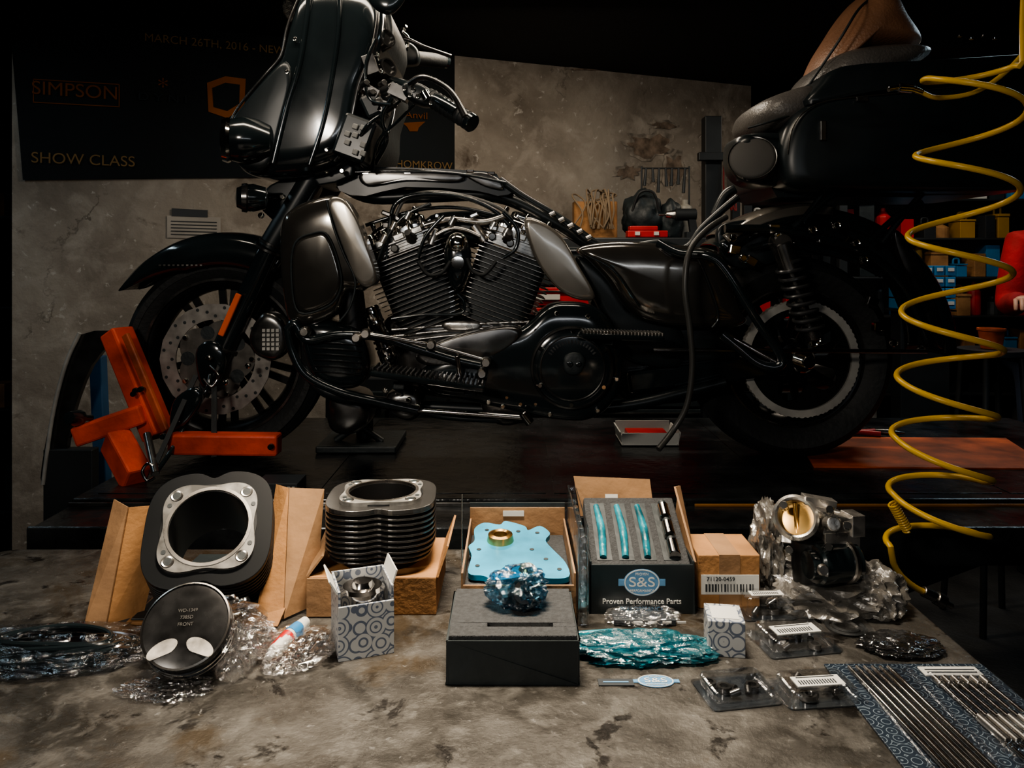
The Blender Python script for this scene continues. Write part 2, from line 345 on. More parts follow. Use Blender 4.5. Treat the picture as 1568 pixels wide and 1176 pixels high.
# ------------------------------------------------------------ motorcycle lift
lf=G('motorcycle_lift',(0.3,2.2,.85))
mk('deck',[bb(-1.02,1.75,1.79,2.72,.80,.85)],deckm,lf,bev=.004)
mk('deck_panels',[bb(x,x+.52,1.83,2.69,.85,.8515) for x in(-.98,-.44,.10,.64,1.18)],deckm,lf,bev=.0007)
mk('side_rail',[bb(-1.02,1.75,1.63,1.785,.79,.836),bb(-1.02,1.75,1.622,1.634,.76,.842)],deckm,lf,bev=.004)
mk('edge_strip',bb(.42,1.75,1.776,1.780,.836,.842),M('amber_strip',(.30,.13,.03),.5),lf,bev=.001)
mk('edge_strip_grey',bb(-1.02,.40,1.776,1.782,.836,.845),dst,lf,bev=.001)
mk('scissor_legs',[beam((x0,y,.06),(x1,y,.78),.04,.07) for y in(1.8,2.6) for x0,x1 in((-.7,1.2),(1.2,-.7))]+[bb(-.9,1.5,y-.05,y+.05,0,.06) for y in(1.8,2.6)]+[bb(x-.04,x+.04,1.8,2.6,0,.05) for x in(-.85,1.45)],drk,lf,bev=.004)
A=[V(p) for p in((.80,2.05,.8516),(1.42,2.03,.8516),(1.52,2.38,.8516),(.88,2.40,.8516))]; mk('orange_plate',(A+[a+V((0,0,.005)) for a in A],[(0,1,2,3),(4,5,6,7),(0,1,5,4),(1,2,6,5),(2,3,7,6),(3,0,4,7)]),orgd,lf,bev=.001)
# orange wheel clamp
wc=G('wheel_clamp',at(230,640,2.0))
mk('upright',[beam(at(178,507,2.08),at(244,668,2.02),.068,.055)],org,wc,bev=.006)
mk('upright_channel',[beam(at(192,512,2.03),at(254,660,1.985),.012,.02)],orgd,wc,bev=.003)
mk('arm',[beam(at(118,668,1.98),at(222,632,2.0),.055,.05)],org,wc,bev=.006)
mk('leg',[beam(at(176,672,1.97),at(210,734,1.90),.06,.066)],org,wc,bev=.006)
mk('rail',[beam(at(262,678,1.95),at(428,680,1.95),.05,.052)],org,wc,bev=.006)
mk('bolts',bolts([(208,598),(216,596),(205,603)],1.985,.008)+bolts([(250,668),(415,684)],1.92,.008),blk,wc)
mk('knob',[lathe(at(118,640,1.96),(-.2,-1,.2),[(0,.03),(.016,.028),(.02,.01),(.02,-.01),(.008,-.02),(.008,-.05)],16)],blk,wc)
mk('lock_bar',[cyl(at(105,668,1.97),at(118,640,1.96),.008),cyl(at(225,665,1.95),at(238,726,1.86),.010)],dst,wc)
sp=G('sheet_metal_guard',at(110,620,2.3))
A=[(125,512),(178,512),(140,560),(110,640),(92,740),(64,742),(66,700),(78,640),(100,560)]
mk('panel',plate(A,2.35,.02,3),dst,sp); mk('lip',tube([(122,510,2.34),(100,560),(80,640),(66,742)],.006),lal,sp)
mk('stand',[bb(-1.42,-1.27,2.34,2.38,0,.83)],drk,sp,bev=.004)
bp_=G('blue_post',at(152,620,2.5)); mk('post',[beam(at(150,545,2.5),at(158,742,2.5),.04,.04),beam((-1.32,2.5,0),at(158,742,2.5),.04,.04),bb(-1.42,-1.22,2.42,2.58,0,.02)],M('navy_paint',(.025,.085,.18),.5),bp_,bev=.004)
pcn=G('parts_carton',(-.55,1.82,.86)); mk('carton',[bb(-.60,-.50,1.80,1.88,.8515,.882)],prt,pcn,bev=.001); mk('print',[bb(-.545+i*.011,-.539+i*.011,1.7990,1.7998,.872-j*.008,.875-j*.008) for i in range(4) for j in range(2)]+[bb(-.59,-.56,1.799,1.7998,.858,.868)],wht,pcn)

# ------------------------------------------------------------ motorcycle
bk=G('touring_motorcycle',(0.05,2.2,.85))
def B(name,gs,mat,**k): return mk(name,gs,mat,bk,**k)
ZA=.85+.2835
fx=(350-784)*2.2/F; rx=(1204-784)*2.2/F
def tyre(x,w,r,ri):
    P=[(ri,w*.72),(ri+.02,w*.9),((r+ri)/2+.01,w),(r-.04,w*.98),(r-.02,w*.86),(r-.008,w*.6)]
    for g in(.42,.14): P+=[(r-.003,w*g+.008),(r-.009,w*g+.004),(r-.009,w*g-.004),(r-.002,w*g-.008)]
    P.append((r,0)); Q=P+[(a,-h) for a,h in reversed(P[:-1])]
    return lathe((x,2.2,ZA),(0,1,0),[(a,-h) for a,h in Q],72)
B('tyre_front',tyre(fx,.062,.2835,.215),rub); B('tyre_rear',tyre(rx,.085,.2835,.19),rub)
def rim(x,w,ri,rh,ns,y=2.2):
    gs=[lathe((x,y,ZA),(0,1,0),[(ri+.004,-w),(ri-.004,-w),(ri-.02,-w*.8),(ri-.03,-w*.3),(ri-.03,w*.3),(ri-.02,w*.8),(ri-.004,w),(ri+.004,w)],64),
        lathe((x,y,ZA),(0,1,0),[(0,-w),(rh*.8,-w),(rh,-w*.8),(rh,w*.8),(rh*.8,w),(0,w)],32)]
    for i in range(ns):
        for s in(-1,1):
            t=2*pi*i/ns+s*.11; t2=2*pi*i/ns+s*.22
            gs.append(beam((x+rh*.8*math.cos(t),y-s*.01,ZA+rh*.8*math.sin(t)),(x+(ri-.02)*math.cos(t2),y,ZA+(ri-.02)*math.sin(t2)),.02,.009,V((0,1,0))))
    return gs
B('rim_front',rim(fx,.045,.217,.045,10),finb); B('rim_rear',rim(rx,.06,.192,.05,8),finb)
B('rim_edges',[lathe((fx,2.2,ZA),(0,1,0),[(.221,-.047),(.2195,-.051),(.213,-.051),(.2115,-.047)],64),lathe((rx,2.2,ZA),(0,1,0),[(.196,-.063),(.1945,-.066),(.190,-.066),(.188,-.063)],64)],dst)
def rot(x,y,ro,ri,seg=5):
    m=Matrix.Translation((x,y,ZA))@Matrix.Rotation(pi/2,4,'X')
    out=[xf(ring(lambda t:ro-.002*abs(math.sin(9*t)),ri,-.0025,.0025,90),m)]
    sp=xf(ring(lambda t:ri*(.80+.2*abs(math.cos(2.5*t))),.03,-.003,.003,90),m)
    return out,sp
ro,spd=rot(fx,2.105,.152,.108)
B('brake_rotor',ro,M('rotor_steel',(.33,.31,.285),.40,.6,.2,30)); B('rotor_spider',spd,M('spider_alloy',(.13,.122,.11),.40,.6,.2,30))
hol=[]
for i in range(36):
    t=2*pi*i/36; r=.118 if i%3==0 else(.13 if i%3==1 else .142); c=V((fx+r*math.cos(t),2.1022,ZA+r*math.sin(t))); hol.append(lathe(c,(0,-1,0),[(0,.0003),(.0045,.0003),(.0045,-.001)],10))
for i in range(5):
    t=2*pi*i/5+.6; c=V((fx+.075*math.cos(t),2.1015,ZA+.075*math.sin(t))); hol.append(lathe(c,(0,-1,0),[(0,.0006),(.019,.0006),(.019,-.001)],16))
B('rotor_holes',hol,blm)
B('rotor_bolts',[lathe((fx+.1*math.cos(t),2.101,ZA+.1*math.sin(t)),(0,-1,0),[(0,.006),(.006,.006),(.008,.003),(.008,-.003)],12) for t in[2*pi*i/5 for i in range(5)]]+[cyl((fx,2.12,ZA),(fx,2.06,ZA),.016)],chr_)
m=Matrix.Translation((rx+.004,2.112,ZA))@Matrix.Rotation(pi/2,4,'X')
B('belt_pulley',[xf(ring(lambda t:.160-.002*(1 if math.sin(70*t)>0 else 0),.139,-.012,.012,280),m)],lal)
B('pulley_web',[xf(ring(.139,lambda t:.06+.06*abs(math.sin(2.5*t)),-.006,.004,100),m)],finb)
B('rear_axle_nut',[cyl((rx,2.14,ZA),(rx,2.03,ZA),.017),cyl((rx,2.14,ZA),(rx,2.07,ZA),.034)],chr_)
def fender(cx,cz,cy,R,a0,a1,hw,sk,taper=0,n=36):
    sec=[(-1,1),(-.985,.55),(-.95,.22),(-.82,.06),(-.5,-.05),(0,-.09),(.5,-.05),(.82,.06),(.95,.22),(.985,.55),(1,1)]
    vs=[];fs=[];k=len(sec)
    for i in range(n+1):
        f=i/n; t=math.radians(a0+(a1-a0)*f); s=1.0
        if taper and f<taper: s=(f/taper)**.7*.93+.07
        for w,d in sec: 
            r=R-sk*d*s; vs.append(V((cx+r*math.cos(t),cy+w*hw*(.6+.4*s),cz+r*math.sin(t))))
    for i in range(n):
        for j in range(k-1): fs.append((i*k+j,i*k+j+1,(i+1)*k+j+1,(i+1)*k+j))
    return (vs,fs)
B('fender_front',fender(fx+.005,ZA-.01,2.2,.352,146,58,.092,.085,.4),blk,solid=.004)
cxr=(1225-784)*2.2/F; czr=H-(535-400)*2.2/F
B('fender_rear',fender(cxr,czr,2.2,.40,132,-2,.105,.05),blk,solid=.004)
B('fender_rear_cap',fender(cxr,czr+.006,2.2,.405,128,82,.103,.045),chl,solid=.003)
B('fender_script',[box(at(245+i*7,406,2.1),(.006,.003,.004)) for i in range(10)],ste)
n0=at(508,222,2.09); n1=at(430,345,2.09); n2=at(318,585,2.09); off=V((0,.22,0)); gs=[];g2=[]
for o in(V((0,0,0)),off):
    gs+=[cyl(n1+(n2-n1)*.02+o,n2+o,.027,.031)]; g2+=[cyl(n0+o,n1+(n2-n1)*.15+o,.033,.034)]
B('fork_sliders',gs,blk); B('fork_covers',g2,bls)
B('axle_clamp',[puff([(300,540),(318,522),(340,530),(345,560),(330,592),(308,590)],2.06,.012,.03)],blk)
B('reflector',[beam(at(366,450,2.045),at(338,514,2.045),.016,.010,V((0,1,0)))],ambr,bev=.003)
B('fork_boot_rings',[lathe(n1.lerp(n2,f),n2-n1,[(.030,-.006),(.036,-.003),(.036,.003),(.030,.006)],20) for f in(.12,.16,.78)],dst)
B('brake_caliper',[slab([(385,500),(405,478),(432,492),(438,530),(420,552),(392,545),(380,525)],2.045,.05,.012)],dst)
B('caliper_grid',[box(at(404+(i%4)*7,506+(i//4)*7,2.042),(.008,.004,.008)) for i in range(20)],lal)
B('fork_brackets',[slab([(478,252),(530,246),(540,268),(486,284)],2.06,.2,.004,2),slab([(395,300),(440,270),(488,262),(470,320),(420,340)],2.07,.06,.006,2)],bls)
B('bracket_bolts',bolts([(433,302),(400,330),(380,560),(346,585),(320,548),(481,212),(452,268),(470,240),(500,262),(524,262)],2.03,.008),chr_)
# fairing: outer batwing shell, inner dash, bars behind
B('fairing',[slab([(346,186),(362,160),(400,112),(424,86),(432,60),(444,16),(466,-30),(530,-36),(572,-20),(584,40),(572,90),(556,130),(548,170),(540,210),(520,245),(480,262),(430,268),(385,268),(358,252),(346,215)],1.965,.47,.045,4,True)],blk)
B('fairing_inner',[slab([(545,-10),(590,6),(602,54),(588,92),(604,130),(590,180),(586,230),(560,262),(510,266),(520,180),(540,60)],2.08,.30,.02,3,True)],blm)
B('fairing_wing',[slab([(352,190),(370,160),(410,114),(436,92),(446,120),(432,180),(412,250),(385,262),(360,246)],1.955,.03,.012,4)],bls)
B('fairing_highlight_ridge',[tube([(474,-10,1.962),(468,40),(458,100),(440,160),(418,250)],.007),tube([(520,-10,1.962),(518,50),(508,120),(494,190),(474,252)],.006)],blk)  # raised gloss tubes shaped to stand in for vertical streak highlights
B('fairing_edge',[tube([(572,-10,1.99),(578,30,1.98),(566,88,1.975),(550,128,1.975),(541,170,1.975),(532,212,1.98),(512,246,1.99)],.0055),tube([(350,192,2.0),(368,160,1.99),(406,114,1.975),(430,84,1.975),(440,40,1.972),(458,-5,1.975)],.0035)],dst)
B('fairing_screws',bolts([(452,60),(440,110),(500,230),(380,240)],1.958,.006,.004),chr_)
B('dash_gauges',[lathe(at(u,v,2.02),(.75,-.6,.25),[(0,.0),(.020,.0),(.022,.010),(.026,.010),(.028,0),(.026,-.04)],24) for u,v in((590,60),(592,105))],dst)
B('dash_panel',[box(at(548,215,1.995),(.085,.10,.11),(0,20,0)),box(at(574,165,2.0),(.05,.09,.06),(0,-25,0))],bls,bev=.008)
B('inner_bits',[cyl(at(555+i*9,130+(i%3)*14,1.96),at(562+i*9,126+(i%3)*14,1.94),.008) for i in range(5)]+[box(at(570,140,1.97),(.04,.03,.02),(0,30,0)),box(at(568,100,1.97),(.03,.03,.05),(0,-20,0)),box(at(590,165,1.97),(.03,.03,.03),(0,20,0))],dst,bev=.003)
B('windshield',[puff([(440,30),(465,-60),(520,-110),(570,-90),(590,-20),(588,30),(540,20),(480,10)],2.2,.2,.2,2.2)],film2)
B('headlight_pod',[lathe(at(376,215,1.95),(-1,-.25,0),[(0,.06),(.03,.058),(.050,.045),(.056,.02),(.060,0),(.054,-.03),(.04,-.06),(0,-.07)],32)],blk)
B('headlight_ring',[lathe(at(354,215,1.94),(-1,-.25,0),[(.047,.018),(.053,.02),(.057,.008),(.053,0)],32)],chr_)
B('headlight_lens',[lathe(at(354,215,1.94),(-1,-.25,0),[(0,.028),(.03,.024),(.048,.01)],32)],filmf)
B('turn_signal',[lathe(at(388,303,1.98),(-1,-.3,0),[(0,.045),(.025,.04),(.034,.02),(.036,0),(.028,-.03),(0,-.04)],24),cyl(at(395,303,1.98),at(440,300,2.1),.01)],blk)
B('signal_ring',[lathe(at(378,303,1.975),(-1,-.3,0),[(.030,.012),(.036,.012),(.038,0),(.034,-.004)],24)],dst)
# bars
B('handlebar',[tube([(560,150,2.2),(580,128,2.1),(610,128,1.98),(655,146,1.86),(700,172,1.80)],.015),tube([(560,140,2.22),(575,105,2.4),(610,88,2.52),(660,92,2.62)],.015)],blk)
B('grips',[cyl(at(655,147,1.86),at(722,188,1.79),.0205,.021),cyl(at(628,88,2.56),at(680,94,2.66),.024,.024)],rub)
B('grip_ribs',[lathe(at(655,147,1.86).lerp(at(722,188,1.79),f),at(722,188,1.79)-at(655,147,1.86),[(.0205,-.002),(.0222,0),(.0205,.002)],18) for f in[.1+.1*i for i in range(9)]],blm)
B('grip_caps',[cyl(at(717,185,1.795),at(724,190,1.788),.022),cyl(at(676,93,2.65),at(684,95,2.67),.023)],blk)
B('switch_housings',[puff([(618,130),(640,128),(664,143),(668,160),(648,164),(622,150)],1.86,.025,.025,4.5),puff([(596,70),(625,66),(642,80),(638,100),(600,97)],2.54,.03,.03,4.5),puff([(560,92),(590,82),(602,100),(590,125),(565,122)],2.2,.06,.06,4)],bls)
B('levers',[tube([(628,128,1.83),(650,118,1.80),(688,138,1.77),(712,178,1.755)],[.009,.007,.006,.008]),tube([(600,76,2.5),(618,60,2.48),(650,72,2.5),(690,86,2.55)],[.009,.008,.006,.007])],dst)
B('mirror_stem',[tube([(622,72,2.5),(624,58),(617,50),(620,42)],.007),lathe(at(618,42,2.5),(0,-1,.2),[(0,.012),(.008,.01),(.013,0),(0,-.01)],16)],chr_)
B('master_cylinder',[box(at(612,142,1.88),(.05,.035,.03),(0,25,0)),box(at(606,84,2.49),(.055,.04,.03),(0,5,0)),cyl(at(588,140,1.92),at(602,134,1.88),.013),cyl(at(590,168,1.95),at(604,158,1.93),.012)],dst,bev=.004)
B('bar_bits',[cyl(at(648,140,1.83),at(655,152,1.83),.012)]+bolts([(633,138),(640,148),(655,150),(628,146),(660,158),(620,136)],1.835,.006)+bolts([(607,75),(612,88),(622,72),(598,82)],2.5,.008)+bolts([(570,95),(583,110),(577,84)],2.0,.007),chr_)
B('dash_switches',[box(at(532+i*12,192+j*13+i*2,1.94),(.014,.01,.014),(0,20,0)) for i in range(3) for j in range(4) if (i+j)%3],M('switch_grey',(.26,.26,.25),.5),bev=.002)
B('control_cables',[tube([(628,140,1.87),(600,165,1.95),(560,195,1.93),(545,240,2.02),(560,262,2.1)],.005),tube([(600,95,2.5),(605,150,2.2),(595,200,2.05),(570,245,2.05)],.005),tube([(640,155,1.87),(610,185,1.93),(580,215,1.97),(570,262,2.05)],.004),
  tube([(575,60,1.95),(560,100,1.95),(565,150,1.95),(600,160,1.9)],.004),tube([(600,150,1.92),(585,180,1.94),(592,215,1.97),(575,250,2.05)],.006)],blk)
B('mirror',[puff([(560,-20),(590,-40),(625,-25),(620,0),(598,22),(572,12)],1.9,.015,.02)],blk)
# lowers
B('leg_fairing',[puff([(436,345),(450,322),(490,304),(522,303),(545,335),(560,375),(573,420),(560,445),(535,448),(520,480),(480,497),(448,492),(438,440),(434,390)],1.97,.055,.14,5,5,9)],chc)
B('leg_fairing_panel',[slab([(502,306),(524,303),(545,332),(560,372),(576,424),(562,440),(545,428),(527,385),(512,345)],1.90,.06,.008)],chl)
B('leg_fairing_seam',[tube([(500,306,1.91),(510,345),(526,388),(544,430),(536,470),(520,492)],.003)],blm)
B('glove_box',[slab([(452,372),(480,358),(500,360),(516,402),(520,440),(503,466),(458,476),(447,420)],1.907,.03,.006,4)],chc)
B('glove_box_seam',[tubew([at(u,v,1.9095) for u,v in((452,372),(480,357),(501,360),(518,402),(522,440),(504,468),(457,478),(446,420))],.0025,8,5,True)],blm)
B('leg_lower',[puff([(468,492),(540,498),(562,530),(566,572),(545,592),(500,588),(476,560)],1.98,.05,.15,4.5)],blk)
B('lower_grille',[tube([(480,515+i*9,1.928),(515,517+i*9,1.925),(552,520+i*9,1.928)],.002,6,2) for i in range(7)],finb)
B('engine_guard',[tube([(440,505,1.92),(452,495),(470,520),(520,512),(580,516),(640,534),(700,552),(745,562)],.0115),tube([(440,505,1.92),(448,540),(470,575),(520,600),(580,615),(640,628)],.0115)],blk)
B('shift_rods',[cyl(at(560,511,1.90),at(660,528,1.90),.006),cyl(at(660,528,1.9),at(744,552,1.9),.005),cyl(at(700,545,1.9),at(705,585,1.9),.006)],dch)
B('rod_ends',[lathe(at(u,v,1.9),(0,-1,0),[(0,.012),(.009,.012),(.013,.006),(.013,-.012),(0,-.014)],14) for u,v in[(560,511),(660,528),(744,555),(467,508),(546,517),(738,572)]],ste)
B('oil_filter',[lathe(at(566,470,1.98),at(598,555,1.98)-at(566,470,1.98),[(0,0),(.018,0),(.022,.004),(.022,.04),(.019,.045),(.019,.11),(.023,.115),(.023,.145),(.016,.155),(0,.156)],24)],dch)
B('oil_filter_bands',[lathe(at(566,470,1.98).lerp(at(598,555,1.98),f),at(598,555,1.98)-at(566,470,1.98),[(.020,-.004),(.0235,-.003),(.0235,.003),(.020,.004)],24) for f in(.1,.28,.5,.6,.7,.9)],chr_)
B('oil_tank',[cyl(at(535,440,2.0),at(545,520,2.0),.035)],finb)
# engine
def finned(b,t,y,w,d,n,sh=.55):
    b=at(*b,y);t=at(*t,y);ax=(t-b); gs=[]; ang=math.degrees(math.atan2(ax.x,ax.z))
    for i in range(n):
        f=i/(n-1); c=b+ax*f; ww=w*(.74+.26*min(1,f*2.0)); mm=mat4(c,(0,ang,0))
        P=rrect(-ww/2,ww/2,-d/2,d/2,.035,4); gs.append(xf(prism(P,-.0012,.0012),mm))
    core=xf(prism(rrect(-w*.40,w*.40,-d*.42,d*.42,.03,4),0,ax.length),mat4(b,(0,ang,0)))
    return gs,core,mat4(t,(0,ang,0))
f1,c1,m1=finned((668,492),(628,388),2.12,.235,.22,17); f2,c2,m2=finned((750,492),(788,388),2.12,.235,.22,17)
B('cylinder_fins',f1+f2,M('edged_fin',(.42,.405,.38),.20,.95),bev=.0004); B('cylinder_cores',[c1,c2],blm)
hd=[];hc=[];hb=[];hs=[]
for mm,s in((m1,1),(m2,-1)):
    hd+=[xf(prism(rrect(-.105,.105,-.1,.1,.03,5),.006,.03),mm),xf(prism(rrect(-.085,.085,-.09,.09,.03,5),.03,.055),mm)]
    for zz in(.010,.018,.026,.034): hd.append(xf(prism(rrect(-.11,.11,-.105,.105,.03,5),zz,zz+.003),mm))
    A=[V((x,y,0)) for x,y in rrect(-.078,.078,-.085,.085,.03,5)]; q=puffw(A,V((0,0,1)),.040,.005,4,6)
    hc.append(xf(q,mm@Matrix.Translation((0,0,.055))))
    hc.append(xf(prism(rrect(-.084,.084,-.09,.09,.03,5),.055,.062),mm))
    A=[V((x,y,0)) for x,y in rrect(-.045,.045,-.06,.06,.02,5)]; hc.append(xf(puffw(A,V((0,0,1)),.018,.005,4,5),mm@Matrix.Translation((0,0,.092))))
    for x in(-.072,-.036,0,.036,.072): hb.append(xf(lathe((x,-.093,.06),(0,0,1),[(0,.018),(.006,.018),(.008,.015),(.008,-.012)],10),mm))
    for x in(-.07,-.02,.07): hb.append(xf(lathe((x,-.104,.02),(0,-1,0),[(0,.012),(.008,.012),(.011,.006),(.011,-.01)],12),mm))
    for x in(-.06,.0,.06): hb.append(xf(lathe((x,-.055,.10),(0,0,1),[(0,.01),(.005,.01),(.007,.006),(.007,-.02)],10),mm))
    hd.append(xf(lathe((.03*s,-.10,.03),(0,-1,.3),[(0,.05),(.008,.05),(.012,.02),(.016,0),(.016,-.02)],14),mm))
    for k in range(3): hs.append(xf(box((-.05+.05*k,-.098,.045),(.03,.02,.018),(0,0,0)),mm))
B('cylinder_heads',hd,M('head_alloy',(.36,.35,.33),.24,.95,.35,30)); B('rocker_covers',hc,M('rocker_chrome',(.72,.70,.67),.11,1,.3,12)); B('head_bolts',hb,chr_); B('head_lugs',hs,alu,bev=.003)
B('horn_cover',[puff([(685,368),(700,358),(716,368),(722,395),(714,430),(700,445),(688,430),(680,395)],2.0,.035,.05,2.6)],blk)
B('horn_trim',[lathe(at(700,372,1.975),(0,-1,.1),[(0,.02),(.014,.018),(.024,.008),(.027,0),(.02,-.02)],24),lathe(at(701,402,1.965),(0,-1,0),[(.0,.005),(.016,.004),(.018,0)],20),tube([(690,420,1.98),(684,398),(690,378)],.004),tube([(710,420,1.98),(716,398),(711,378)],.004)],chr_)
B('intake',[puff([(660,330),(740,325),(770,345),(760,372),(700,380),(650,370)],2.1,.06,.1,3)],bls)
B('fuel_rail',[tube([(650,345,2.02),(690,336),(740,340),(775,330)],.009),tube([(668,360,2.0),(690,350),(712,352),(735,362)],.006),cyl(at(725,345,2.02),at(742,370,2.02),.014),cyl(at(668,350,2.02),at(660,375,2.02),.012)]+[cyl(at(u,v,2.0),at(u+6,v-12,2.0),.009) for u,v in((600,352),(622,336),(752,352),(772,362),(808,350),(585,372),(690,345))],ste)
random.seed(5)
B('engine_fittings',[box(at(random.uniform(590,810),random.uniform(326,354),random.uniform(2.0,2.08)),(random.uniform(.012,.026),.02,random.uniform(.01,.018)),(0,random.uniform(-40,40),0)) for i in range(16)],dch,bev=.003)
B('crankcase',[puff([(590,490),(640,480),(700,478),(770,480),(830,482),(850,520),(840,590),(760,610),(640,600),(600,560)],2.1,.06,.14,5)],dst)
B('crankcase_ribs',[tube([(600,505+k*10,2.03),(700,497+k*8,2.03),(830,492+k*8,2.02)],.004) for k in range(3)]+[puff([(680,492),(730,492),(738,500),(728,508),(684,506)],2.03,.01,.02,3)],alu)
B('primary_cover',[puff([(640,570),(690,540),(750,516),(800,500),(838,468),(870,462),(912,470),(942,505),(952,560),(938,612),(900,640),(850,640),(790,628),(720,612),(660,600)],1.99,.045,.12,5,5,9)],blk)
B('primary_flange',[tube([(646,572,1.97),(692,544),(752,520),(803,503),(840,472),(870,466),(910,474),(938,507),(947,560),(934,610),(898,635),(850,635),(790,623),(722,608),(664,596),(646,572)],.004)],dst)
B('primary_arm',[slab([(640,540),(700,515),(780,500),(800,515),(760,545),(690,560),(645,558)],1.945,.06,.01)],dst)
dc=at(876,563,1.94); B('derby_cover',[lathe(dc,(0,-1,0),[(0,.012),(.075,.012),(.085,.010),(.088,.006),(.098,.004),(.105,0),(.106,-.03)],56)],blk)
B('derby_rings',[lathe(dc,(0,-1,0),[(.096,.004),(.099,.008),(.103,.006),(.105,0)],56),lathe(dc,(0,-1,0),[(.078,.0125),(.080,.0135),(.082,.0125)],56)],dst)
B('derby_bolts',[lathe(dc+V((.092*math.cos(t),-.004,.092*math.sin(t))),(0,-1,0),[(0,.006),(.005,.006),(.006,.003),(.006,0)],10) for t in[2*pi*i/6+.5 for i in range(6)]]+bolts([(852,480),(900,484),(936,525),(944,580),(915,628),(820,505),(776,608),(690,555),(820,618),(842,634)],1.955,.007),chr_)
B('derby_emblem',[puff([(864,548),(874,540),(888,541),(896,550),(893,564),(886,573),(870,573),(863,563)],1.922,.006,.01,2.6)],blm); B('emblem_eyes',[puff([(868,556),(874,553),(878,558),(873,563)],1.915,.002,.002),puff([(881,558),(887,553),(891,557),(886,563)],1.915,.002,.002)],blk)
B('emblem_lettering',[box(dc+V((.066*math.cos(t),-.013,.066*math.sin(t))),(.0035,.002,.009),(0,-math.degrees(t)+90,0)) for t in[math.radians(a) for a in list(range(35,148,7))]],dst)
def board(a,b,y0,y1):
    p0=(at(*a,y0)+V((0,(y1-y0)/2,0)));p1=(at(*b,y0)+V((0,(y1-y0)/2,0)))
    g=beam(p0,p1,y1-y0,.014); R=[]
    for i in range(24):
        f=(i+.5)/24; c=p0.lerp(p1,f)+V((0,0,.010)); R.append(beam(c-V((0,(y1-y0)*.44,0)),c+V((0,(y1-y0)*.44,0)),(p1-p0).length/24*.5,.008))
    return g,R
g,R=board((566,572),(742,597),1.82,1.93); B('footboard',g,blk,bev=.005); B('footboard_pad',R,dst,bev=.002)
g,R=board((892,515),(1018,519),1.86,1.94); B('passenger_board',g,blk,bev=.005); B('passenger_pad',R,alu,bev=.002)
B('board_brackets',[beam(at(610,590,1.9),at(640,610,2.05),.03,.02),beam(at(720,600,1.9),at(730,590,2.05),.03,.02),beam(at(930,522,1.92),at(960,540,2.06),.03,.02)],blm,bev=.003)
B('underside_bits',[puff([(596,600),(640,596),(650,625),(630,642),(600,630)],2.0,.04,.08,4),puff([(740,600),(800,606),(806,640),(770,650),(742,632)],2.0,.03,.08,4),puff([(510,598),(560,600),(570,640),(540,662),(508,650)],2.15,.06,.1,4)],dst)
B('lower_frame',[tube([(470,560,2.05),(500,600),(600,618),(800,628),(950,622),(1050,600),(1110,585)],.016),tube([(650,632,1.98),(700,640),(800,643),(806,632)],.008)],bls)
B('jiffy_stand',[cyl(at(640,628,1.95),at(808,640,1.93),.007),cyl(at(800,632,1.93),at(812,648,1.93),.012)],dch)
B('under_bolts',bolts([(612,602),(626,612),(640,622),(606,622),(590,598),(748,615),(770,622),(797,618),(560,560),(500,520)],1.955,.007),chr_)
# top frame + tray
B('tank_tray',[plate([(512,264),(525,258),(600,256),(742,262),(764,272),(788,292),(762,300),(730,292),(620,286),(560,300),(520,292)],2.1,.18,2)],bls)
B('tray_pads',[slab([(555,262),(630,258),(705,266),(700,278),(620,276),(560,284)],2.08,.03,.006),slab([(710,266),(742,264),(765,275),(770,290),(740,284)],2.08,.03,.006)],dst)
B('tray_clips',[box(at(528+i*32,262+(i%2)*3,2.085),(.02,.012,.008)) for i in range(8)],dch,bev=.002)
B('frame_backbone',[tube([(500,262,2.16),(560,300),(650,300),(760,300),(840,335),(910,378),(960,400)],.02),tube([(765,275,2.1),(800,300),(850,330),(905,370),(960,384)],.010),tube([(770,290,2.28),(850,330),(910,372)],.012)],bls)
B('seat_pins',[cyl(at(842+i*14,330+i*9,2.08),at(850+i*14,326+i*9,2.08),.007) for i in range(5)],ste)
B('harness',[tube([(592,400,2.02),(596,350),(606,312),(640,298),(700,300),(750,318),(780,345)],.006),tube([(560,345,2.05),(600,332),(650,320),(700,318),(760,330),(800,350)],.005),tube([(575,420,2.0),(590,370),(620,330),(660,312)],.005),
  tube([(520,265,2.08),(600,262),(700,266),(775,280)],.004),tube([(700,450,1.98),(710,462),(705,480),(650,482),(600,488)],.004),tube([(770,395,1.97),(790,380),(792,350),(770,325)],.005),tube([(640,395,1.98),(650,365),(665,345),(680,330)],.005)],blk)
B('harness_sleeve',[tube([(606,330,2.03),(622,304),(660,294),(720,302),(770,322),(792,352)],.005)],M('grey_loom',(.10,.10,.095),.4))
B('spark_cables',[tube([(640,400,1.96),(655,420),(676,418),(690,400)],.005),tube([(760,400,1.96),(742,420),(724,415),(715,395)],.005)],rub)
B('side_fin_panel',[slab([(803,337),(828,338),(860,362),(886,405),(912,455),(882,458),(850,438),(818,392)],1.99,.05,.01)],chl)
B('side_cover',[puff([(884,380),(940,370),(1020,374),(1090,382),(1110,405),(1130,470),(1140,492),(1110,502),(1040,500),(985,490),(955,468),(930,430),(904,402)],2.03,.05,.14,3.6,5,9)],chc)
B('side_cover_lower',[puff([(880,395),(905,402),(935,435),(955,470),(985,492),(1040,502),(1040,560),(960,550),(930,500),(905,450)],2.08,.03,.12,5)],bls)
B('side_cover_seam',[tube([(1062,382,1.975),(1080,420),(1100,480),(1090,502)],.0025),tube([(900,392,1.985),(940,415,1.975),(980,470,1.98)],.0025)],blk)
B('battery_area',[puff([(905,455),(1000,480),(1110,500),(1120,580),(1080,610),(950,610),(930,520)],2.15,.04,.12,5)],bls)
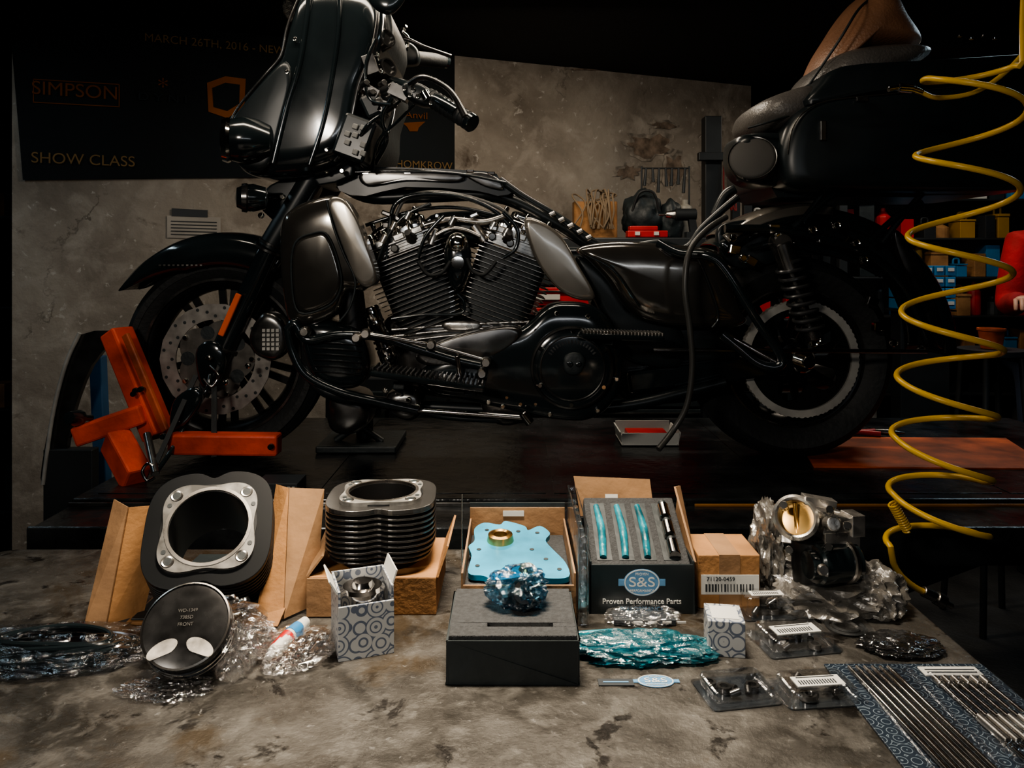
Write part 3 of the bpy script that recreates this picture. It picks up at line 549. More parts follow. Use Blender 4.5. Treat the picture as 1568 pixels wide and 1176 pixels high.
B('swingarm',[beam(at(960,585,2.09),at(1215,555,2.09),.04,.06),beam(at(960,585,2.32),at(1215,555,2.32),.04,.06)],blk,bev=.01)
B('belt',[tube([(960,548,2.12),(1050,556),(1140,582),(1180,610)],.008)],rub)
B('bag_rail',[cyl(at(1000,536,1.97),at(1420,538,1.99),.0055),cyl(at(1108,510,1.95),at(1190,556,1.93),.007)],dch)
B('bag_guard',[tube([(1008,372,2.0),(1040,388,1.97),(1085,392,1.94),(1112,415,1.93),(1160,492,1.92),(1196,545,1.92),(1190,562,1.92),(1160,556,1.93),(1130,532,1.94),(1106,512,1.95)],.012)],blk)
B('seat_rails',[tube([(960,380,2.06),(1010,372),(1050,380),(1075,350),(1110,318),(1130,302)],.010),tube([(1095,330,2.1),(1110,300),(1125,290)],.014)],bls)
B('rear_struts',[tube([(1110,350,2.06),(1190,352),(1260,365),(1330,390),(1385,440),(1420,520)],.012),tube([(1150,380,2.08),(1200,372),(1290,392),(1350,420)],.010),tube([(1330,370,2.02),(1375,330),(1412,310)],.008),tube([(1230,340,2.0),(1260,310),(1290,290)],.008)],blk)
B('rear_plate',[slab([(1100,350),(1150,335),(1240,330),(1330,350),(1385,410),(1370,425),(1310,400),(1230,390),(1150,410),(1110,400)],2.11,.02,.006)],bls)
B('rear_hardware',[box(at(u,v,2.06),(.03,.02,.025),(0,a,0)) for u,v,a in[(1125,382,10),(1150,400,30),(1185,350,0),(1325,400,15),(1300,372,40),(1260,365,0),(1345,500,0),(1335,462,20)]],dch,bev=.003)
B('rear_bolts',bolts([(1192,362),(1122,365),(1138,395),(1245,525),(1244,352),(1322,398),(1310,372),(1368,525),(1410,535),(1280,345),(1250,520)],2.03,.011),chr_)
s0=at(1196,372,2.04);s1=at(1246,520,2.04)
B('shock_body',[cyl(s0,s1,.015),cyl(s0.lerp(s1,.0),s0.lerp(s1,.28),.028),cyl(s0.lerp(s1,.86),s1,.022),lathe(s0,(0,-1,0),[(0,.02),(.022,.02),(.026,.012),(.026,-.03)],20)],dst)
B('shock_spring',[helix(s0.lerp(s1,.2),s0.lerp(s1,.92),.033,.0055,8.5)],M('spring_black',(.05,.052,.055),.25,.4))
B('muffler_far',[tube([(1000,570,2.36),(1150,580),(1330,575)],[.04,.045,.045],16)],dst)
B('vent_hose',[tube([(1112,332,1.93),(1082,352,1.9),(1056,385,1.87),(1049,440,1.86),(1056,500),(1060,560),(1052,620),(1030,660),(1008,688,1.83)],.0074)],M('grey_hose',(.05,.05,.047),.35))
# seat, backrest, tour case
B('passenger_seat',[puff([(1138,182),(1150,165),(1185,150),(1222,142),(1240,160),(1228,192),(1200,206),(1160,212),(1140,200)],2.13,.17,.2,3)],lea)
B('seat_seam',[tube([(1145,196,1.98),(1180,186,1.965),(1225,172,1.975)],.003)],blm)
B('backrest_lower',[puff([(1222,152),(1240,112),(1278,92),(1370,86),(1392,100),(1320,140),(1260,160)],2.15,.19,.2,3.6)],lea)
B('backrest_pad',[puff([(1238,128),(1252,88),(1278,45),(1300,12),(1320,-6),(1348,0),(1368,36),(1392,74),(1376,84),(1320,88),(1280,98),(1255,122)],2.15,.16,.17,2.6,5,9)],leb)
B('backrest_piping',[tube([(1240,128,2.05),(1285,62,2.0),(1312,18,2.0),(1330,0,2.05)],.0035)],blm)
B('tour_case',[slab([(1200,262),(1202,215),(1222,172),(1268,150),(1380,138),(1500,124),(1640,112),(1668,170),(1650,255),(1600,288),(1300,290),(1218,285)],1.93,.54,.035,4,True)],bls)
B('tour_lid',[slab([(1236,160),(1256,128),(1290,100),(1400,92),(1500,86),(1640,80),(1660,108),(1500,124),(1330,142)],1.94,.52,.02,3,True)],bls)
B('tour_edge_highlight',[tube([(1206,236,1.935),(1214,196),(1236,168),(1276,153),(1380,142),(1560,122)],.0018)],chc)  # thin lighter tube stands in for the highlight along the case edge
B('case_hinges',[box(at(1260,200,1.925),(.015,.01,.05),(0,0,0)),box(at(1320,152,1.922),(.03,.008,.012))],dst,bev=.002)
B('case_latches',[box(at(1470+i*18,55+(i%2)*4,2.3),(.010,.01,.006)) for i in range(4)],dch,bev=.001)
B('speaker_pod',[puff([(1118,225),(1130,210),(1170,206),(1200,212),(1208,250),(1195,283),(1150,286),(1122,265)],2.05,.07,.12,4)],bls)
B('speaker_lid',[lathe(at(1152,243,1.975),(-.35,-1,.4),[(0,.010),(.05,.009),(.056,.006),(.060,0),(.060,-.02)],40)],M('speaker_cloth',(.05,.048,.045),.7))
B('speaker_ring',[lathe(at(1152,243,1.975),(-.35,-1,.4),[(.058,.006),(.060,.007),(.062,.003),(.062,-.006)],40)],dst)
B('case_rack',[tube([(1200,290,2.05),(1300,296),(1420,294),(1500,292)],.010),tube([(1412,296,2.03),(1375,340),(1350,372)],.008),tube([(1260,296,2.03),(1235,330),(1215,348)],.008),plate([(1180,285),(1420,285),(1410,302),(1190,302)],2.05,.3)],bls)
B('license_bracket',[slab([(1370,352),(1392,370),(1420,430),(1448,520),(1436,528),(1405,450),(1378,392)],2.07,.02,.006)],dst)
# tie-down straps
st=G('tie_down_strap',at(328,660,2.0))
mk('strap',[beam(at(328,592,2.0),at(328,700,1.93),.014,.003,V((0,1,0))),beam(at(300,575,1.99),at(236,716,1.88),.012,.004,V((0,1,0)))],rub,st)
mk('ratchet',[puff([(268,612),(300,592),(310,612),(285,650),(262,655)],1.97,.012,.02,4),tube([(322,575,2.02),(315,600,1.99),(290,640),(262,690,1.92),(240,722,1.88)],.006)],blk,st)
mk('hooks',[tube([(238,716,1.87),(226,710),(218,722),(226,736),(238,730)],.004),tube([(322,560,2.02),(334,575,2.0),(324,592,1.99),(312,580)],.003),tube([(262,655,1.93),(255,672),(266,680)],.004)],dch,st)
# lift clutter
ob=G('parts_box_open',at(990,625,2.35)); c=V((.41,2.36,.8525))
mk('tray',[box(c+V((0,0,.004)),(.17,.14,.004)),box(c+V((-.085,0,.022)),(.004,.14,.04),(0,-12,0)),box(c+V((.085,0,.022)),(.004,.14,.04),(0,12,0)),box(c+V((0,.07,.025)),(.17,.004,.045),(-12,0,0)),box(c+V((0,-.07,.022)),(.17,.004,.036),(12,0,0))],wht,ob,bev=.001)
mk('red_insert',[box(c+V((0,0,.02)),(.12,.09,.02))],red,ob,bev=.003)
pl=G('pliers',(1.13,2.2,.86)); 
mk('handles',[tubew([(1.02,2.45,.864),(1.08,2.42,.866),(1.14,2.43,.866)],.008),tubew([(1.02,2.40,.864),(1.08,2.41,.866),(1.14,2.39,.866)],.008)],red,pl)
mk('jaws',[tubew([(1.14,2.425,.866),(1.18,2.41,.866),(1.22,2.405,.866)],[.008,.01,.003])],dst,pl)
js=G('bike_jack',at(555,630,2.35)); 
mk('base',[bb(-.56,-.33,2.2,2.42,.8525,.872),bb(-.50,-.38,2.25,2.38,.95,.975)],blm,js,bev=.004)
mk('ram',[cyl((-.44,2.31,.872),(-.44,2.31,.955),.025),cyl((-.52,2.28,.872),(-.40,2.28,.955),.010),cyl((-.38,2.27,.872),(-.50,2.27,.955),.010)],blm,js)

# ------------------------------------------------------------ coiled hose
L=[(1422,120),(1410,243),(1398,370),(1388,487),(1381,585),(1373,672),(1368,757),(1364,838)]
Rr=[(1560,185),(1549,305),(1538,428),(1524,543),(1515,642),(1508,738),(1503,820)]
pts=[]; ch=G('coiled_air_hose',at(1460,500,1.45))
pts+=[at(1572,-120,1.5),at(1569,-40,1.5),at(1566,40,1.48)]
key=[(1566,95,0)]
for i in range(7): key+=[(*L[i],1),(*Rr[i],0)]
key+=[(*L[7],1)]
for i in range(len(key)-1):
    u0,v0,s0_=key[i];u1,v1,_=key[i+1]; n=14
    for j in range(n):
        f=j/n; th=pi*f; c=(1-math.cos(th))/2; u=u0+(u1-u0)*c; v=v0+(v1-v0)*f
        dy=.085*math.sin(th)*(1 if s0_==0 else -1); pts.append(at(u,v,1.45)+V((0,dy,0)))
for p in[(1364,838),(1368,862),(1380,882),(1402,900),(1415,906)]: pts.append(at(*p,1.45))
mk('hose',tubew(pts,.0058,10,2),yel,ch)
mk('coupler',[cyl(at(1413,905,1.45),at(1432,914,1.45),.010),cyl(at(1432,914,1.45),at(1446,922,1.45),.013),cyl(at(1446,922,1.45),at(1458,928,1.45),.006)],ste,ch)
mk('strain_relief',[helix(at(1366,770,1.45),at(1390,812,1.45),.008,.002,12)],yel,ch)
an=G('air_tool_nozzle',at(1380,136,1.6))
mk('nozzle',[cyl(at(1360,137,1.6),at(1376,134,1.6),.006),cyl(at(1376,134,1.6),at(1396,136,1.6),.010),cyl(at(1396,136,1.6),at(1412,142,1.6),.007)],chr_,an)
mk('feed_hose',[tube([(1412,142,1.6),(1440,150),(1500,138),(1560,90),(1600,20),(1602,-90)],.005)],yel,an)

# ------------------------------------------------------------ background stores
def rack(name,x0,x1,y0,y1,zs,cols,seed,posts=True,fill=.9,mx=.16):
    random.seed(seed); g=G(name,((x0+x1)/2,(y0+y1)/2,0)); 
    fr=[bb(x0,x1,y0,y1,z-.012,z) for z in zs]
    if posts: fr+=[bb(x-.02,x+.02,y-.02,y+.02,0,zs[-1]+.25) for x in(x0,x1) for y in(y0,y1)]
    mk('frame',fr,drk,g,bev=.003); by={}
    for z in zs:
        x=x0+.04
        while x<x1-.08:
            w=random.uniform(.05,mx); h=random.uniform(.06,.2); 
            if random.random()<fill and x+w<x1-.02:
                m=random.choice(cols); k=random.random(); cx=x+w/2; cy=y0+random.uniform(.06,.12)
                if k<.55: q=[box((cx,cy,z+h/2),(w*.9,.1,h),(0,0,random.uniform(-8,8)))]
                elif k<.8:
                    r=min(w/2*.8,.045); q=[lathe((cx,cy,z),(0,0,1),[(0,0),(r,0),(r,h*.7),(r*.5,h*.85),(r*.35,h*.88),(r*.35,h),(0,h)],16)]
                else: 
                    q=[box((cx,cy,z+h*.3),(w*.85,.11,h*.6)),box((cx,cy,z+h*.66),(w*.9,.12,h*.08)),tubew([(cx-w*.25,cy,z+h*.7),(cx-w*.2,cy,z+h*.95),(cx+w*.2,cy,z+h*.95),(cx+w*.25,cy,z+h*.7)],.006,8,3)]
                by.setdefault(m.name,[m,[]])[1].extend(q)
            x+=w+random.uniform(.005,.03)
    for k,(m,q) in by.items(): mk('stock_'+k,q,m,g,bev=.003)
    return g
rack('storage_rack',1.68,3.0,3.95,4.3,[.55,.72,.92,1.12,1.32,1.52,1.72],[blb,crd,red,blm,ste,drk,yeb,wht,drk,blm],3,mx=.11)
rack('storage_rack',-3.3,-2.15,3.4,3.7,[.3,.75,1.2,1.6],[drk,wood,blm,crd2,drk],9,fill=.7)
rack('storage_rack',1.14,1.60,3.75,3.95,[.7,.95,1.12,1.3,1.5],[drk,blm,ste,red,wht,blb],12,mx=.09)
bd=G('parts_bin_cabinet',(1.98,3.75,1.3)); q=[];w=[]
for i in range(5):
    for j in range(4):
        q.append(box((1.83+i*.052,3.65,1.20+j*.052),(.047,.12,.046))); w.append(box((1.83+i*.052,3.587,1.205+j*.052),(.028,.004,.016)))
mk('drawers',q,blb,bd,bev=.003); mk('labels',w,wht,bd,bev=.001); mk('cabinet',bb(1.80,2.07,3.60,3.73,1.165,1.172),drk,bd); mk('stand',bb(1.82,2.05,3.62,3.72,0,1.165),drk,bd,bev=.003)
tc=G('tool_chest',(.4,3.35,.9))
mk('carcass',bb(.02,.82,3.25,3.6,.05,1.50),drk,tc,bev=.006)
zs=[.45+.085*i for i in range(12)]
mk('drawers_red',[bb(.05,.79,3.235,3.25,z,z+.075) for z in zs[8:10]],red,tc,bev=.003); mk('drawers',[bb(.05,.79,3.235,3.25,z,z+.075) for z in zs[:8]+zs[10:]],blm,tc,bev=.003)
mk('handles',[bb(.05,.79,3.225,3.237,z+.055,z+.063) for z in zs],dst,tc,bev=.002)
mk('feet',[bb(x,x+.05,y,y+.05,0,.05) for x in(.05,.74) for y in(3.27,3.52)],blm,tc)
mk('label_strips',[bb(.09,.2,3.223,3.2355,1.24,1.262),bb(.14,.19,3.2205,3.236,1.15,1.17)],wht,tc)
bg=G('paper_bag_of_ropes',(.37,3.4,1.5)); random.seed(31)
mk('bag',[prism(rrect(.27,.46,3.36,3.48,.02),1.50,1.66)],crd,bg)
rp=[]
for i in range(10):
    x=.29+random.uniform(0,.15); rp.append(tubew([(x,3.33+random.uniform(-.015,.01),1.53+random.uniform(0,.04)),(x+random.uniform(-.03,.03),3.325,1.61),(x+random.uniform(-.04,.04),3.37,1.69+random.uniform(-.01,.02)),(x+random.uniform(-.02,.06),3.41,1.69),(x+random.uniform(-.05,.05),3.34,1.64),(x+random.uniform(-.05,.05),3.33,1.54)],.0038,8,5))
mk('ropes',rp,M('rope',(.15,.11,.07),.8),bg)
bb2=G('black_tool_bag',(.6,3.42,1.5)); mk('body',[blob((.585,3.46,1.60),(.09,.06,.11),4,.2,2,4,1.50),blob((.71,3.46,1.58),(.05,.05,.09),6,.2,2,4,1.50)],blm,bb2); mk('strap',[tubew([(.53,3.41,1.62),(.56,3.39,1.70),(.62,3.39,1.70),(.65,3.41,1.62)],.006)],rub,bb2)
rc=G('red_tool_case',(.53,3.33,1.52)); mk('case',[bb(.49,.66,3.27,3.34,1.501,1.53),bb(.50,.62,3.28,3.34,1.531,1.55)],red,rc,bev=.004); mk('latches',[bb(.52,.54,3.262,3.27,1.51,1.525),bb(.60,.62,3.262,3.27,1.51,1.525)],wht,rc)
dr=G('power_drill',(.74,3.36,1.55)); mk('body',[cyl((.70,3.32,1.60),(.79,3.32,1.60),.026),beam((.77,3.32,1.59),(.78,3.32,1.52),.03,.03),box((.78,3.32,1.513),(.07,.05,.025))],drk,dr); mk('chuck',[cyl((.66,3.32,1.60),(.70,3.32,1.60),.014,.02),cyl((.63,3.32,1.6),(.66,3.32,1.6),.004)],ste,dr)
jar=G('fluid_jug',(.8,3.55,1.5)); mk('jug',[lathe((.79,3.53,1.50),(0,0,1),[(0,0),(.035,0),(.04,.01),(.04,.11),(.03,.15),(.014,.16),(.014,.18),(0,.18)],20)],M('jug_plastic',(.25,.24,.21),.5),jar)
random.seed(14); ht=G('hanging_hand_tools',(.66,3.6,1.7)); mk('rod_and_tools',[cyl((.60,3.58,1.50),(.60,3.58,1.84),.004),cyl((.82,3.58,1.50),(.82,3.58,1.84),.004),cyl((.60,3.58,1.83),(.82,3.58,1.83),.004)]+[cyl((.62+i*.03,3.575,1.83),(.62+i*.03+random.uniform(-.01,.01),3.575,1.74+random.uniform(-.04,.03)),.005,.008) for i in range(7)],drk,ht)
ps=G('support_post',(.95,3.7,1.2)); mk('post',[bb(.93,1.01,3.72,3.80,0,2.1),bb(.89,1.05,3.68,3.72,1.88,1.92),bb(.9,1.04,3.68,3.84,0,.02)],drk,ps,bev=.004)
mk('hanging_cords',[tubew([(1.02+i*.02,3.71,1.9),(1.01+i*.02,3.69,1.76-i*.03),(1.03+i*.02,3.69,1.65),(1.05,3.71,1.88)],.004,6,6) for i in range(3)],M('cord_red',(.16,.01,.01),.6),ps)

# ------------------------------------------------------------ mechanic in red jacket, facing the bike
X=2.44;Y=3.45
me_=G('mechanic_person',(X,Y,0))
def skin(name,V_,E_,mat,lv=2):
    me=bpy.data.meshes.new(name); me.from_pydata([v[:3] for v in V_],E_,[]); me.materials.append(mat)
    o=bpy.data.objects.new(name,me); C.objects.link(o); bm=bmesh.new(); bm.from_mesh(me); l=bm.verts.layers.skin.verify(); bm.verts.ensure_lookup_table()
    for i,v in enumerate(V_): bm.verts[i][l].radius=(v[3],v[4] if len(v)>4 else v[3]); bm.verts[i][l].use_root=(i==0)
    bm.to_mesh(me); bm.free(); s=o.modifiers.new('skin','SKIN'); s.use_smooth_shade=True; q=o.modifiers.new('sub','SUBSURF'); q.levels=lv; q.render_levels=lv; par(o,me_); return o
jk=[(X,Y,.95,.13,.13),(X,Y,1.12,.14,.14),(X,Y-.01,1.30,.15,.15),(X,Y-.02,1.47,.11,.11),(X,Y-.03,1.55,.065,.065),
 (X-.18,Y-.01,1.48,.075),(X-.25,Y-.04,1.20,.060),(X-.33,Y-.24,1.235,.045),
 (X+.18,Y-.01,1.48,.075),(X+.25,Y-.02,1.20,.060),(X+.22,Y-.2,1.12,.045)]
skin('jacket',jk,[(0,1),(1,2),(2,3),(3,4),(3,5),(5,6),(6,7),(3,8),(8,9),(9,10)],redc)
skin('trousers',[(X,Y,.96,.14,.13),(X-.10,Y,.85,.09),(X-.11,Y-.02,.48,.065),(X-.11,Y,.10,.05),(X+.10,Y,.85,.09),(X+.11,Y-.02,.48,.065),(X+.11,Y,.10,.05)],[(0,1),(1,2),(2,3),(0,4),(4,5),(5,6)],jean)
mk('boots',[puffw([V((x,y,.002)) for x,y in rrect(X+s-.045,X+s+.045,Y-.19,Y+.08,.04)],V((0,0,1)),.1,.001,2.5) for s in(-.11,.11)],blm,me_)
mk('head',[blob((X,Y-.05,1.69),(.075,.095,.115),1,.04,1,4),lathe((X,Y-.145,1.675),(0,-1,-.3),[(0,.02),(.008,.014),(.016,0),(.018,-.02)],12),cyl((X,Y-.03,1.53),(X,Y-.04,1.63),.052),blob((X-.078,Y-.035,1.68),(.01,.02,.03),2,.1,1,2),blob((X+.078,Y-.035,1.68),(.01,.02,.03),2,.1,1,2)],skn,me_)
mk('eyes',[blob((X+s,Y-.138,1.70),(.012,.009,.008),1,0,1,2) for s in(-.03,.03)],wht,me_); mk('mouth',[beam((X-.022,Y-.142,1.635),(X+.022,Y-.142,1.635),.008,.006)],red,me_)
mk('hair',[blob((X,Y-.035,1.725),(.083,.1,.098),5,.12,3,4)],haz,me_)
def hand(c,d,nm):
    c=V(c); d=V(d).normalized(); a,b=basis(d)
    skin(nm+'_palm',[(*c,.030,.026),(*(c+d*.05),.040,.02),(*(c+d*.085),.038,.017)],[(0,1),(1,2)],skn)
    for i,l in enumerate((.06,.072,.068,.052)):
        o=c+d*.08+a*(i-1.5)*.021; skin(nm+'_finger_%d'%i,[(*o,.0095),(*(o+d*l*.45-b*.006),.009),(*(o+d*l*.7-b*.025),.0085),(*(o+d*l*.78-b*.045),.007)],[(0,1),(1,2),(2,3)],skn)
    o=c+d*.03-a*.03; skin(nm+'_thumb',[(*o,.012),(*(o+d*.03-a*.022-b*.008),.0105),(*(o+d*.055-a*.018-b*.02),.009)],[(0,1),(1,2)],skn)
hand((X-.34,Y-.28,1.24),(-.5,-.8,.05),'hand_near'); hand((X+.215,Y-.225,1.115),(-.1,-.9,-.2),'hand_far')
ct=G('orange_bucket_on_stool',(1.85,3.0,1)); mk('bucket',[lathe((1.86,3.0,1.062),(0,0,1),[(0,0),(.036,0),(.046,.07),(.05,.07),(.05,.078),(.042,.078),(.034,.008),(0,.008)],24)],orgd,ct)
mk('stool',[lathe((1.86,3.0,1.04),(0,0,1),[(0,0),(.12,0),(.12,.02),(0,.02)],24)]+[cyl((1.86+.1*math.cos(t),3.0+.1*math.sin(t),1.04),(1.86+.17*math.cos(t),3.0+.17*math.sin(t),0),.012) for t in(.8,2.4,4,5.5)],drk,ct)

# ------------------------------------------------------------ table goods
def sup(a,n): return lambda t:a/((abs(math.cos(t))**n+abs(math.sin(t))**n)**(1/n))
def jug(name,mm,mat,nf=10,hgt=.105,sc=1,facec=(.15,.146,.137),ft=.0042):
    g=G(name,mm.translation); T=0.085*sc
    def out(k): 
        def f(t):
            r=sup(T*k,3.4)(t)
            for t0 in(pi*1.5,pi*.5,): r-=.010*sc*math.exp(-((t-t0)/.17)**2)
            return r
        return f
    gs=[]; st_=hgt/nf
    for i in range(nf): gs.append(xf(ring(out(.90+.10*min(1,(i+1)/3)),.055*sc,i*st_+.004,i*st_+.004+ft,96),mm))
    mk('fins',gs,mat,g,bev=.0006)
    mk('barrel',[xf(ring(.064*sc,.0525*sc,-.012,hgt+.006,64),mm),xf(ring(out(.80),.056*sc,.002,hgt,64),mm)],finb,g)
    def deck(t): return .068*sc*(1+.12*math.cos(4*(t-pi/4)))
    mk('deck_face',[xf(ring(deck,.0575*sc,hgt+.003,hgt+.0095,96),mm)],M(name+'_face',facec,.42,.45,.45,45),g)
    mk('sleeve_lip',[xf(ring(.0575*sc,.053*sc,hgt+.002,hgt+.0105,64),mm)],ste,g)
    mk('top_shell',[xf(ring(out(1.0),.055*sc,hgt-.003,hgt+.004,96),mm)],mat,g,bev=.0008)
    hs=[];hr=[]
    for i in range(4):
        t=pi/4+i*pi/2; c=(.0668*sc*math.cos(t),.0668*sc*math.sin(t),hgt+.0096)
        hs.append(xf(lathe(c,(0,0,1),[(0,.0008),(.0055,.0008),(.0055,-.001)],16),mm)); hr.append(xf(lathe(c,(0,0,1),[(.0055,.0004),(.0075,.0010),(.0085,.0002),(.0085,-.001)],16),mm))
    for t in(.45,2.6,3.7,5.8): hs.append(xf(lathe((.064*sc*math.cos(t),.064*sc*math.sin(t),hgt+.0096),(0,0,1),[(0,.0006),(.0032,.0006),(.0032,-.001)],12),mm))
    mk('stud_holes',hs,blm,g); mk('hole_rims',hr,ste,g); return g
jug('engine_cylinder',Matrix.Translation((-.438,1.15,.957))@Euler((math.radians(47),0,math.radians(13))).to_matrix().to_4x4(),M('fin_satin_black',(.006,.007,.008),.4,0,spec=.15),11,.105,.99)
jug('engine_cylinder',mat4((-.196,1.17,.966),(0,0,4)),M('fin_two_tone',(.14,.136,.13),.23,.85),10,.078,.95,facec=(.22,.215,.20),ft=.0030)
def panel(p,mat_,name,g,t=.003):
    A=[V(a) for a in p]; mk(name,(A,[tuple(range(len(A)))]),mat_,g,smooth=False,solid=t)
cb=G('cardboard_box',(-.45,1.15,.9))
mk('base',[bb(-.53,-.33,1.06,1.24,.9,.905)],crd,cb,bev=.001)
mk('bore_shade_sheet',[bb(-.525,-.335,1.065,1.30,.905,.908)],blm,cb,bev=.001)  # added black sheet, gives the dark shade seen through the cylinder bore
panel([(-.555,1.06,.903),(-.52,1.09,.903),(-.50,1.13,1.045),(-.545,1.10,1.05)],crd,'flap_left',cb)
panel([(-.58,1.05,.903),(-.555,1.06,.903),(-.545,1.10,1.05),(-.575,1.12,1.055)],crd2,'flap_left_outer',cb)
panel([(-.355,1.07,.903),(-.318,1.075,.903),(-.335,1.16,1.06),(-.36,1.18,1.06)],crd,'flap_right_inner',cb)
panel([(-.318,1.075,.903),(-.285,1.12,.903),(-.285,1.17,1.055),(-.335,1.16,1.06)],crd2,'flap_right',cb)
panel([(-.40,1.055,.902),(-.32,1.055,.902),(-.315,1.075,.918),(-.385,1.075,.93)],crd,'flap_front',cb)
cb=G('cardboard_box',(-.2,1.16,.9))
mk('body',[bb(-.288,-.107,1.092,1.25,.9,.954)],crd,cb,bev=.002)
panel([(-.107,1.092,.954),(-.107,1.25,.954),(-.093,1.25,.99),(-.093,1.10,.995)],crd,'flap_right',cb)
panel([(-.288,1.092,.954),(-.288,1.25,.954),(-.29,1.25,.985),(-.268,1.10,.98)],crd2,'flap_left',cb)
panel([(-.288,1.088,.954),(-.225,1.088,.954),(-.23,1.086,.902),(-.288,1.086,.902)],crd2,'flap_front',cb)
wb=G('printed_parts_box',(-.195,1.0,.9)); R0=Matrix.Translation((-.196,1.01,.9))@Matrix.Rotation(math.radians(20),4,'Z')
mk('carton',[xf(g_,R0) for g_ in(bb(-.035,-.032,-.035,.035,0,.086),bb(.032,.035,-.035,.035,0,.086),bb(-.035,.035,-.037,-.034,0,.068),bb(-.035,.035,.034,.037,0,.086),bb(-.034,.034,-.036,.036,0,.003))],pat,wb,bev=.0006)
mk('flap',[xf(box((-.040,0,.090),(.002,.06,.02),(0,-30,0)),R0),xf(box((.037,0,.093),(.002,.06,.02),(0,18,0)),R0)],wht,wb)
mk('bearing',[xf(lathe((0,-.004,.045),(0,0,1),[(.012,0),(.027,0),(.029,.006),(.029,.03),(.025,.034),(.014,.034),(.012,.03),(.012,0)],32),R0),xf(lathe((0,-.004,.076),(0,0,1),[(0,.010),(.012,.009),(.018,0),(.02,-.01)],24),R0)],dch,wb)
# piston
pg=G('piston',(-.40,.94,.9)); pm=Matrix.Translation((-.390,.932,.956))@Euler((math.radians(46),0,math.radians(8))).to_matrix().to_4x4()
mk('crown',[xf(lathe((0,0,-.05),(0,0,1),[(.040,.012),(.045,.013),(.050,.028),(.048,.030),(.048,.033),(.051,.035),(.051,.039),(.048,.040),(.048,.043),(.051,.045),(.051,.049),(.048,.050),(.048,.053),(.051,.055),(.051,.062),(.0495,.065),(.040,.0670),(.022,.0675),(0,.0675)],56),pm)],M('piston_coating',(.028,.028,.028),.26,.6,.5,30,spec=.3),pg)
mk('ring_edges',[xf(lathe((0,0,-.05),(0,0,1),[(.0512,.0355),(.0518,.037),(.0512,.0385)],56),pm),xf(lathe((0,0,-.05),(0,0,1),[(.0512,.0455),(.0518,.047),(.0512,.0485)],56),pm),xf(lathe((0,0,-.05),(0,0,1),[(.0500,.0645),(.0505,.0660),(.0485,.0672)],56),pm)],ste,pg)
vp=[]
for s in(-1,1): vp.append(xf(prism([(s*.021+.016*math.cos(t),-.027+.010*max(math.sin(t),-.75)-.006*math.cos(t)*s) for t in[2*pi*i/24 for i in range(24)]],.0165,.0182),pm))
mk('valve_reliefs',vp,M('relief_reflection_tint',(.60,.56,.50),.3,.5,.35,60),pg)  # pale colour stands in for bright reflections on the valve reliefs
for i,s in enumerate(('WD-1349','7385D','FRONT')):
    o=text('engraving',s,(0,0,0),.0055,(0,0,0),ste,None,ext=.0003); o.matrix_world=pm@Matrix.Translation((0,.016-.008*i,.0180)); 
    o.parent=pg; o.matrix_parent_inverse=Matrix.Translation(-V(pg.location))
mk('plastic_wrap',[bag((-.385,.970,.930),(.070,.040,.042),3,.6,1.8,.9005),bag((-.40,.896,.905),(.050,.022,.008),5,.6,1.8,.9005),bag((-.335,.940,.925),(.020,.030,.032),7,.6,1.6,.9005)],film,pg,ang=20)
bg=G('cable_in_bag',(-.62,1.0,.9)); cb_=[]
for i in range(6): 
    cb_.append(tubew([(-.58+(.10-.006*i)*math.cos(t)*(1+.05*math.sin(3*t+i)),.985+(.045-.004*i)*math.sin(t),.906+.003*i+.003*math.sin(2*t+i)) for t in[2*pi*k/18 for k in range(18)]],.0035,8,3,True))
mk('cable',cb_,blk,bg); mk('bag',[bag((-.58,.985,.908),(.125,.06,.014),8,.4,2.2,.9005)],FM('dim_film',(.75,.76,.78),.04,.5),bg,ang=20)
bg=G('gasket_sealer_bag',(-.27,.99,.9))
mk('tube',[tubew([(-.298,.965,.912),(-.285,1.0,.918),(-.275,1.03,.920)],[.008,.009,.007],14),cyl((-.301,.955,.911),(-.298,.966,.912),.005)],wht,bg)
mk('tube_band',[tubew([(-.297,.972,.9125),(-.287,.995,.9175)],[.0087,.0095],14,2)],red,bg); mk('tube_band_blue',[tubew([(-.286,.998,.918),(-.280,1.015,.9195)],[.0097,.0085],14,2)],blb,bg)
mk('pins',[cyl((-.272+i*.010,.955+i*.008,.907),(-.264+i*.010,1.005+i*.004,.910),.005) for i in range(3)]+[cyl((-.262,.945,.905),(-.245,.955,.905),.004),lathe((-.285,.945,.903),(0,0,1),[(.004,-.002),(.008,-.002),(.008,.003),(.004,.003),(.004,-.002)],18)],dch,bg)
mk('bag',[bag((-.273,.982,.909),(.044,.052,.014),11,.4,2.2,.9005)],film,bg,ang=20)
